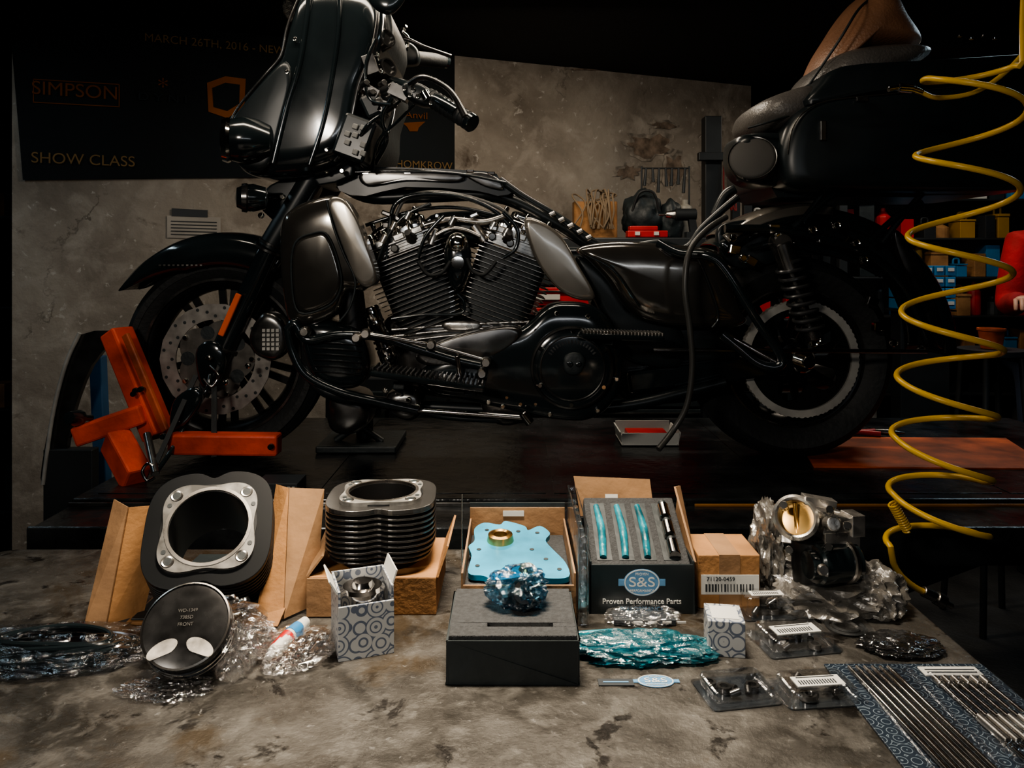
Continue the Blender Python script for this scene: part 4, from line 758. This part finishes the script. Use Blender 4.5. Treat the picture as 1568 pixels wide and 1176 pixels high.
# foam boxes in the centre
fb=G('foam_lined_box',(0,.98,.9))
x0,x1,y0,y1=-.078,.080,.912,1.05
mk('carton',[bb(x0,x1,y0,y0+.003,.9,.952),bb(x0,x1,y1-.003,y1,.9,.952),bb(x0,x0+.003,y0,y1,.9,.952),bb(x1-.003,x1,y0,y1,.9,.952)],blm,fb,bev=.0008)
mk('foam',[bb(x0+.003,x1-.003,y0+.003,.938,.902,.957),bb(x0+.003,x1-.003,.948,y1-.003,.902,.957),bb(x0+.003,-.03,.938,.948,.902,.957),bb(.05,x1-.003,.938,.948,.902,.957),bb(-.03,.05,.938,.948,.902,.945)],foam,fb,bev=.001)
mk('needle',[cyl((-.025,.943,.950),(.045,.943,.950),.003),cyl((.045,.943,.950),(.052,.943,.950),.0015)],wht,fb)
mk('hardware',[lathe((.012,.990,.975),(.2,-1,.5),[(.006,.02),(.014,.02),(.017,.01),(.017,-.01),(.006,-.01)],24),box((.0,.998,.968),(.03,.02,.012),(10,0,20)),cyl((.015,.975,.963),(.035,.985,.970),.005)],dst,fb)
mk('hardware_bag',[bag((.010,.998,.980),(.037,.030,.025),5,.5,1.4,.9575)],FM('blue_tint_film',(.35,.58,.70),.05,.5,.18,(.02,.07,.11),bs=50,rough=.16),fb,ang=24)
gb=G('gasket_plate_box',(0.01,1.17,.9)); x0,x1,y0,y1=-.070,.088,1.062,1.29
mk('carton',[bb(x0,x1,y0,y0+.003,.9,.955),bb(x0,x1,y1-.003,y1,.9,.99),bb(x0,x0+.003,y0,y1,.9,.972),bb(x1-.003,x1,y0,y1,.9,.972)],crd2,gb,bev=.0008)
mk('foam',[bb(x0+.003,x1-.003,y0+.003,y1-.003,.902,.945)],foam,gb,bev=.002)
mk('label',[bb(-.015,.02,y1-.0045,y1-.0032,.976,.985)],wht,gb)
mk('lid_edge',[bb(x0,x1,y1,y1+.003,.985,.997)],blm,gb)
mk('acetate_corner',[cyl((-.0705,1.075,.9),(-.0695,1.078,1.075),.0008)],ste,gb)
def yplate(P,z0,z1,sm=4):
    Q=cr([V((a,b,0)) for a,b in P],sm,True) if sm else [V((a,b,0)) for a,b in P]; return prism([(q.x,q.y) for q in Q],z0,z1)
gt=Matrix.Translation((0,1.08,.946))@Matrix.Rotation(math.radians(6),4,'X')@Matrix.Translation((0,-1.08,-.946))
mk('cam_plate',[xf(yplate([(-.062,1.10),(-.060,1.15),(-.066,1.18),(-.058,1.20),(-.060,1.24),(-.045,1.262),(-.02,1.255),(-.01,1.268),(.02,1.25),(.026,1.235),(.045,1.25),(.06,1.225),(.052,1.20),(.062,1.17),(.078,1.13),(.080,1.09),(.05,1.085),(.03,1.095),(-.02,1.08),(-.04,1.092)],.947,.955),gt)],blu,gb)
mk('bearings',[xf(g_,gt) for g_ in(lathe((-.018,1.20,.955),(0,0,1),[(.010,0),(.010,.010),(.014,.012),(.019,.010),(.021,0)],28),lathe((.022,1.11,.955),(0,0,1),[(.006,0),(.006,.004),(.010,.005),(.013,0)],24))],brs,gb)
mk('bearing_bores',[xf(g_,gt) for g_ in[lathe((-.018,1.20,.956),(0,0,1),[(0,0),(.0102,0)],28),lathe((.022,1.11,.956),(0,0,1),[(0,0),(.0062,0)],24)]+[lathe((x,y,.9552),(0,0,1),[(0,.0005),(.0035,.0005),(.0035,0)],12) for x,y in[(-.05,1.12),(-.05,1.17),(-.04,1.235),(.04,1.225),(.05,1.14),(.068,1.11),(0,1.10),(.01,1.23),(.03,1.17)]]],blm,gb)
cs=G('clear_clamshell',(.09,1.15,.9))
mk('shell',[bb(.0905,.0925,1.06,1.26,.9,1.035),bb(.0925,.104,1.06,1.062,.9,1.035),bb(.0925,.104,1.258,1.26,.9,1.035)],filmf,cs,bev=.0008)
mk('rim',[tubew([(.0915,1.06,.902),(.0915,1.06,1.034),(.0915,1.26,1.034)],.0012,8,1),tubew([(.104,1.06,.902),(.104,1.06,1.034),(.104,1.26,1.034)],.0010,8,1)],FM('clamshell_edge',(.8,.82,.84),.35,.9,bump=.1),cs)
mk('ribs',[bb(.092,.102,1.07+i*.03,1.085+i*.03,.92,1.02) for i in range(6)]+[cyl((.098,1.064,.91+i*.022),(.098,1.054,.91+i*.022),.005) for i in range(6)],FM('clamshell_rib',(.9,.92,.93),.18,.8,bump=.1),cs,bev=.003)
# black box with tappets & pushrod foam
sb=G('lifter_kit_box',(.19,1.15,.9)); x0,x1,y0,y1=.110,.259,1.096,1.24
mk('carton',[bb(x0,x1,y0,y0+.003,.9,.970),bb(x0,x1,y1-.003,y1,.9,.99),bb(x0,x0+.003,y0,y1,.9,.975),bb(x1-.003,x1,y0,y1,.9,.975)],bls,sb,bev=.0008)
tl=math.radians(24); fm=Matrix.Translation((.1845,1.10,.965))@Matrix.Rotation(tl,4,'X')
mk('foam',[xf(bb(-.071,.071,.0,.145,-.03,0),fm)],foam,sb,bev=.003)
mk('slots',[xf(bb(-.062+.032*i,-.040+.032*i,.012,.13,0,.0008),fm) for i in range(4)],blm,sb)
mk('pushrod_sleeves',[xf(tubew([(-.053+.032*i,.016,.002),(-.050+.032*i,.07,.003),(-.053+.032*i,.122,.002)],[.005,.0062,.0045],12,5),fm) for i in range(3)],cyn,sb)
mk('lifters',[xf(cyl((.050,.016+.038*i,.006),(.050,.043+.038*i,.006),.0085),fm) for i in range(3)],dch,sb)
mk('lifter_caps',[xf(cyl((.050,.043+.038*i,.006),(.050,.050+.038*i,.006),.006),fm) for i in range(3)],blm,sb)
panel([(x0+.0,1.245,.99),(x1-.03,1.245,.99),(x1-.035,1.26,1.045),(x0-.01,1.26,1.05)],crd2,'flap_back',sb)
panel([(x1,1.10,.972),(x1,1.24,.972),(x1+.008,1.24,1.04),(x1-.008,1.20,1.05)],crd2,'flap_right',sb)
mk('flap_label',[box((.16,1.244,1.02),(.02,.002,.01),(-12,0,0))],wht,sb)
def emblem(g,c,w,h,n=-1,flat=False):
    m=Matrix.Translation(c) if flat else Matrix.Translation(c)@Matrix.Rotation(pi/2,4,'X')
    el=lambda k:(lambda t:k*(w*h)/math.sqrt((h*math.cos(t))**2+(w*math.sin(t))**2))
    wing=prism([(-w*1.28,-h*.25),(w*1.28,-h*.25),(w*1.28,h*.25),(-w*1.28,h*.25)],0,.0003)
    mk('emblem_wing',xf(wing,m),lbl,g); 
    mk('emblem_disc',xf(prism([(el(1)(t)*math.cos(t),el(1)(t)*math.sin(t)) for t in[2*pi*i/40 for i in range(40)]],0,.0005),m),lbl,g)
    mk('emblem_ring',xf(ring(el(.96),el(.90),.0005,.0009,48),m),wht,g)
    mk('emblem_band',xf(prism([(-w*1.2,-h*.19),(w*1.2,-h*.19),(w*1.2,h*.19),(-w*1.2,h*.19)],.0004,.0007),m),lbl,g)
    for yy,s in((.62,'PROVEN'),(-.62,'PERFORMANCE')):
        o=text('emblem_text',s,(0,0,0),h*.26,(0,0,0),wht,None,ext=.0002); o.matrix_world=m@Matrix.Translation((0,h*yy,.001)); o.parent=g; o.matrix_parent_inverse=Matrix.Translation(-V(g.location))
    o=text('emblem_text','S&S',(0,0,0),h*1.0,(0,0,0),wht,None,ext=.0002,sx=1.3); o.matrix_world=m@Matrix.Translation((0,0,.001))@Matrix.Diagonal((1.3,1,1,1))
    o.parent=g; o.matrix_parent_inverse=Matrix.Translation(-V(g.location))
emblem(sb,(.184,1.0955,.945),.026,.019)
text('box_line','Proven Performance Parts',(.184,1.0950,.918),.0105,(90,0,0),wht,sb); text('box_line','PERFORMANCE',(.184,1.0950,.907),.009,(90,0,0),lbl,sb)
lb=G('labelled_carton',(.31,1.15,.9)); mk('body',[bb(.268,.357,1.113,1.20,.9,.977)],crd,lb,bev=.0015); mk('tape',[bb(.298,.328,1.112,1.201,.9,.9776)],crd2,lb)
mk('label',[bb(.272,.355,1.1112,1.1125,.921,.949)],wht,lb); text('label_text','71120-0459',(.30,1.1108,.943),.0085,(90,0,0),prt,lb); mk('barcode',[bb(.278+i*.0045,.278+i*.0045+random.choice((.0012,.0025)),1.1105,1.1112,.925,.936) for i in range(16)],prt,lb)
# throttle body in bag
tb=G('throttle_body',(.43,1.12,.9)); ax=V((-.35,-.85,.38)).normalized(); c=V((.404,1.10,1.034))
mk('bore',[lathe(c,ax,[(.024,.02),(.027,.022),(.031,.018),(.031,.008),(.028,.004),(.028,-.035),(.031,-.04),(.031,-.05),(.023,-.05),(.023,.015),(.024,.02)],40)],alu,tb)
mk('butterfly',[lathe(c,ax,[(0,-.004),(.023,-.006),(.023,-.008),(0,-.009)],32),tubew([c+V((-.002,0,.023)),c+V((.002,0,-.023))],.003)],brs,tb)
mk('flange',[xf(box((0,0,0),(.080,.052,.008)),Matrix.Translation(c-ax*.03+V((.02,.0,-.01)))@ax.to_track_quat('Z','Y').to_matrix().to_4x4()),box(c+V((.055,.02,-.01)),(.045,.05,.028),(0,10,10)),box(c+V((.062,.01,-.032)),(.055,.03,.028),(0,0,10)),box(c+V((.03,-.005,.026)),(.045,.02,.012),(0,10,0)),box(c+V((.085,.01,-.01)),(.02,.03,.03),(0,0,10)),cyl(c+V((.04,-.015,-.002)),c+V((.04,-.035,.004)),.010)],alu,tb,bev=.004)
mk('bolts',[lathe(c+V((x,-.03,z)),ax,[(0,.006),(.005,.006),(.006,.002),(.006,-.02)],10) for x,z in((-.028,.028),(.036,.022),(.034,-.03),(-.02,-.034),(.06,.0))],chr_,tb)
mk('motor_housing',[cyl(c+V((.02,-.012,-.060)),c+V((.086,.006,-.062)),.029,.027),cyl(c+V((.01,-.016,-.060)),c+V((.022,-.014,-.060)),.020)],blk,tb)
mk('motor_bands',[lathe(c+V((.070,.001,-.061)),V((.065,.02,-.005)),[(.0265,-.004),(.030,-.003),(.030,.003),(.0265,.004)],28),lathe(c+V((.02,-.045,-.055)),(0,-1,.2),[(0,.004),(.006,.004),(.008,0)],16)],ste,tb)
mk('neck',[cyl(c+V((.03,.02,-.03)),c+V((.04,.02,-.115)),.03,.035)],finb,tb)
mk('plastic_bag',[bag((.462,1.145,.917),(.092,.072,.036),3,.55,1.3,.9005),bag((.385,1.17,.972),(.020,.040,.060),9,.6,1.3,.9005),bag((.520,1.12,.925),(.038,.05,.036),14,.6,1.3,.9005)],grbag,tb,ang=26)
cy=G('pushrod_tube_bag',(.16,.98,.9)); q=[]; random.seed(2)
for i in range(8): q.append(tubew([(.087+random.uniform(-.004,.01),.965+i*.0075,.908+random.uniform(-.002,.004)),(.15,.968+i*.007,.911),(.235+random.uniform(-.015,.01),.962+i*.006,.907)],[.004,.0048,.003],10,5))
mk('rods',q,cyn,cy); mk('bag',[bag((.163,.985,.908),(.088,.036,.013),17,.5,2.0,.9005)],FM('cyan_bag',(.12,.55,.62),.07,.5,.42,(.01,.10,.125),bs=50,rough=.18),cy,ang=20)
sk_=G('oval_sticker',(.2,.93,.9)); p=tp(1004,1043,.9005); emblem(sk_,(p.x,p.y,.9005),.022,.014,flat=True)
s2=G('small_sticker',tp(943,1046)); p=tp(943,1046); mk('vinyl',[box((p.x,p.y,.9008),(.042,.014,.0012))],prt,s2); mk('stripe',[box((p.x,p.y,.9016),(.030,.002,.0004))],lbl,s2)
sg=G('small_gasket_pack',tp(1000,962)); p=tp(1000,962); mk('card',[box((p.x-.01,p.y+.020,.905),(.085,.03,.008))],prt,sg,bev=.001); mk('print',[box((p.x-.02+.02*i,p.y+.0045,.906),(.012,.0006,.003)) for i in range(4)],wht,sg); mk('wrap',[bag((p.x-.01,p.y+.022,.907),(.050,.024,.010),4,.4,2,.9005)],film,sg,ang=20)
pb=G('printed_carton',tp(1120,1000)); p=tp(1118,1008); Rm=Matrix.Translation((p.x,p.y+.028,.9))@Matrix.Rotation(math.radians(-8),4,'Z')
mk('carton',[xf(bb(-.023,.023,-.026,.026,0,.045),Rm)],pat,pb,bev=.001); mk('lid_label',[xf(bb(-.017,.017,-.018,.018,.045,.0456),Rm)],wht,pb)
def blister(name,c,w,d,h,rot,seed,lab=True):
    random.seed(seed); g=G(name,(c[0],c[1],.9)); m=Matrix.Translation((c[0],c[1],.9))@Matrix.Rotation(math.radians(rot),4,'Z')
    mk('card',[xf(prism(rrect(-w/2,w/2,-d/2,d/2,.006),.0,.0018),m)],prt,g)
    mk('rim',[xf(prism(rrect(-w/2-.002,w/2+.002,-d/2-.002,d/2+.002,.007),.0020,.0032),m)],filmf,g)
    mk('dome',[xf(prism(rrect(-w*.43,w*.43,-d*.43,d*.43,.008),.0034,h),m)],filmf,g,bev=.003)
    q=[]
    for i in range(6):
        x=random.uniform(-w*.33,w*.33);y=random.uniform(-d*.33,d*.33)
        if i%2: q.append(xf(cyl((x,y,.006),(x+random.uniform(-.012,.012),y+random.uniform(-.012,.012),min(.012,h*.6)),.004),m))
        else: q.append(xf(lathe((x,y,.004),(0,0,1),[(.005,0),(.008,0),(.008,.006),(.005,.006),(.005,0)],18),m))
    mk('parts',q,dst,g)
    if lab:
        mk('label',[xf(box((.0,-d*.05,h+.0006),(w*.62,d*.34,.0008)),m)],wht,g)
        mk('label_print',[xf(box((-w*.25+i*w*.035,-d*.10,h+.0013),(w*.016,d*.14,.0004)),m) for i in range(14)]+[xf(box((0,d*.07,h+.0013),(w*.5,d*.02,.0004)),m)],prt,g)
    return g
def bl(u,v,*a): p=tp(u,v); blister('blister_pack',(p.x,p.y),*a)
bl(1215,985,.098,.070,.020,10,1); bl(1172,940,.075,.045,.03,4,2); bl(1128,1062,.085,.062,.016,10,3,False); bl(1250,1062,.092,.060,.016,6,4)
zb=G('zip_bag_of_hardware',tp(1375,990)); p=tp(1378,992); mk('bits',[cyl((p.x-.03+.012*i,p.y-.015+.006*(i%3),.905),(p.x-.02+.012*i,p.y+.005,.907),.004) for i in range(6)],dst,zb); mk('bag',[bag((p.x,p.y,.905),(.050,.032,.008),21,.4,2,.9005)],film2,zb,ang=20)
oz=G('o_ring_pack',tp(1290,960)); p=tp(1295,962); mk('rings',[lathe((p.x,p.y,.903),(0,0,1),[(r,-.002),(r+.003,0),(r,.002),(r-.003,0),(r,-.002)],32) for r in(.024,.015)],rub,oz); mk('film',[box((p.x,p.y,.9065),(.062,.06,.001))],filmf,oz)
# pushrod card
pc=G('pushrod_set_card',(.48,.86,.9)); mk('card',[bb(.385,.580,.70,.955,.9005,.903)],pat2,pc,bev=.0006)
q=[];e=[]
for i in range(6): x=.422+i*.0095; q.append(cyl((x,.74,.907),(x-.012,.93,.907),.0028)); e.append(cyl((x-.012,.93,.907),(x-.0125,.94,.907),.0022))
for i in range(6): 
    x=.508+i*.0112; q.append(cyl((x,.76,.907),(x-.008,.90,.907),.0024)); e.append(cyl((x-.001,.79,.908),(x-.004,.835,.908),.0044)); e.append(cyl((x-.008,.90,.907),(x-.0085,.915,.907),.004))
mk('rods',q,dch,pc); mk('ends',e,ste,pc)
mk('header',[bb(.495,.565,.925,.945,.903,.905)],wht,pc,bev=.0006); mk('header_print',[bb(.500,.560,.930+.006*i,.932+.006*i,.905,.9054) for i in range(2)],prt,pc)
mk('sleeve',[bb(.405,.481,.73,.945,.9045,.9115),bb(.494,.572,.74,.922,.9045,.9125)],FM('sleeve_film',(.93,.94,.96),.02,.3,bump=.15),pc,bev=.003)

# ------------------------------------------------------------ lights
def lampfix(name,loc,sx,sy,e,col,rot=(0,0,0),spread=180,hang=True):
    g=G(name,loc); m=mat4(loc,rot)
    mk('housing',[xf(bb(-sx/2-.02,sx/2+.02,-sy/2-.02,sy/2+.02,.015,.05),m)],drk,g,bev=.003)
    if hang: mk('hanger',[xf(cyl((s*sx*.4,0,.05),(s*sx*.4,0,.075),.004),m) for s in(-1,1)],drk,g)
    d=bpy.data.lights.new(name+'_tube','AREA'); d.shape='RECTANGLE'; d.size=sx; d.size_y=sy; d.energy=e; d.color=col; d.spread=math.radians(spread)
    o=bpy.data.objects.new('tube_light',d); C.objects.link(o); o.location=loc; o.rotation_euler=[math.radians(a) for a in rot]; par(o,g); return g
warm=(1,.86,.69); cool=(.70,.89,1)
lampfix('added_rack_fill',(-.05,1.02,2.29),.5,.10,10.5,warm,spread=66)
lampfix('added_rack_fill',(-.25,1.75,2.29),1.3,.08,8,warm)
lampfix('added_rack_fill',(.10,2.62,2.29),.8,.10,14,warm,(14,0,0))
lampfix('added_rack_fill',(-1.9,1.9,2.29),.10,1.0,3.5,cool)
lampfix('added_rack_fill',(2.0,2.5,2.29),1.0,.1,6,cool)
lampfix('added_rack_fill',(1.75,3.35,2.29),.5,.1,7,warm)  # extra lamp added to brighten the clutter at the right rear
lampfix('added_highlight_strip',(.3,-1.5,1.75),1.8,.06,4.5,(.92,.96,1),(90,0,0),180,False)  # added strip behind the camera, unseen, for line highlights on chrome and gloss
wl_=lampfix('added_front_fill',(-.85,-.45,1.95),.30,.14,6.5,(1,.90,.78),(66,0,-20),110,False)  # added lamp and stand behind the camera, unseen, to light the engine side
mk('stand',[cyl((-.88,-.50,0.03),(-.88,-.50,1.93),.014)]+[cyl((-.88,-.50,.35),(-.88+.3*math.cos(t),-.50+.3*math.sin(t),0.0),.010) for t in(0.3,2.4,4.5)],drk,wl_)
w=bpy.data.worlds.new('World'); bpy.context.scene.world=w; w.use_nodes=True; w.node_tree.nodes['Background'].inputs[0].default_value=(.2,.42,.5,1); w.node_tree.nodes['Background'].inputs[1].default_value=.02
try: bpy.context.scene.view_settings.look='AgX - Medium High Contrast'
except Exception as ex: print('look',ex)
# ------------------------------------------------------------ camera
cd=bpy.data.cameras.new('camera'); co=bpy.data.objects.new('camera',cd); C.objects.link(co); co.location=(0,0,H); co.rotation_euler=(pi/2,0,0)
cd.sensor_width=36; cd.lens=36*F/1568; cd.shift_y=-(588-400)/1568; cd.clip_start=.02
bpy.context.scene.camera=co
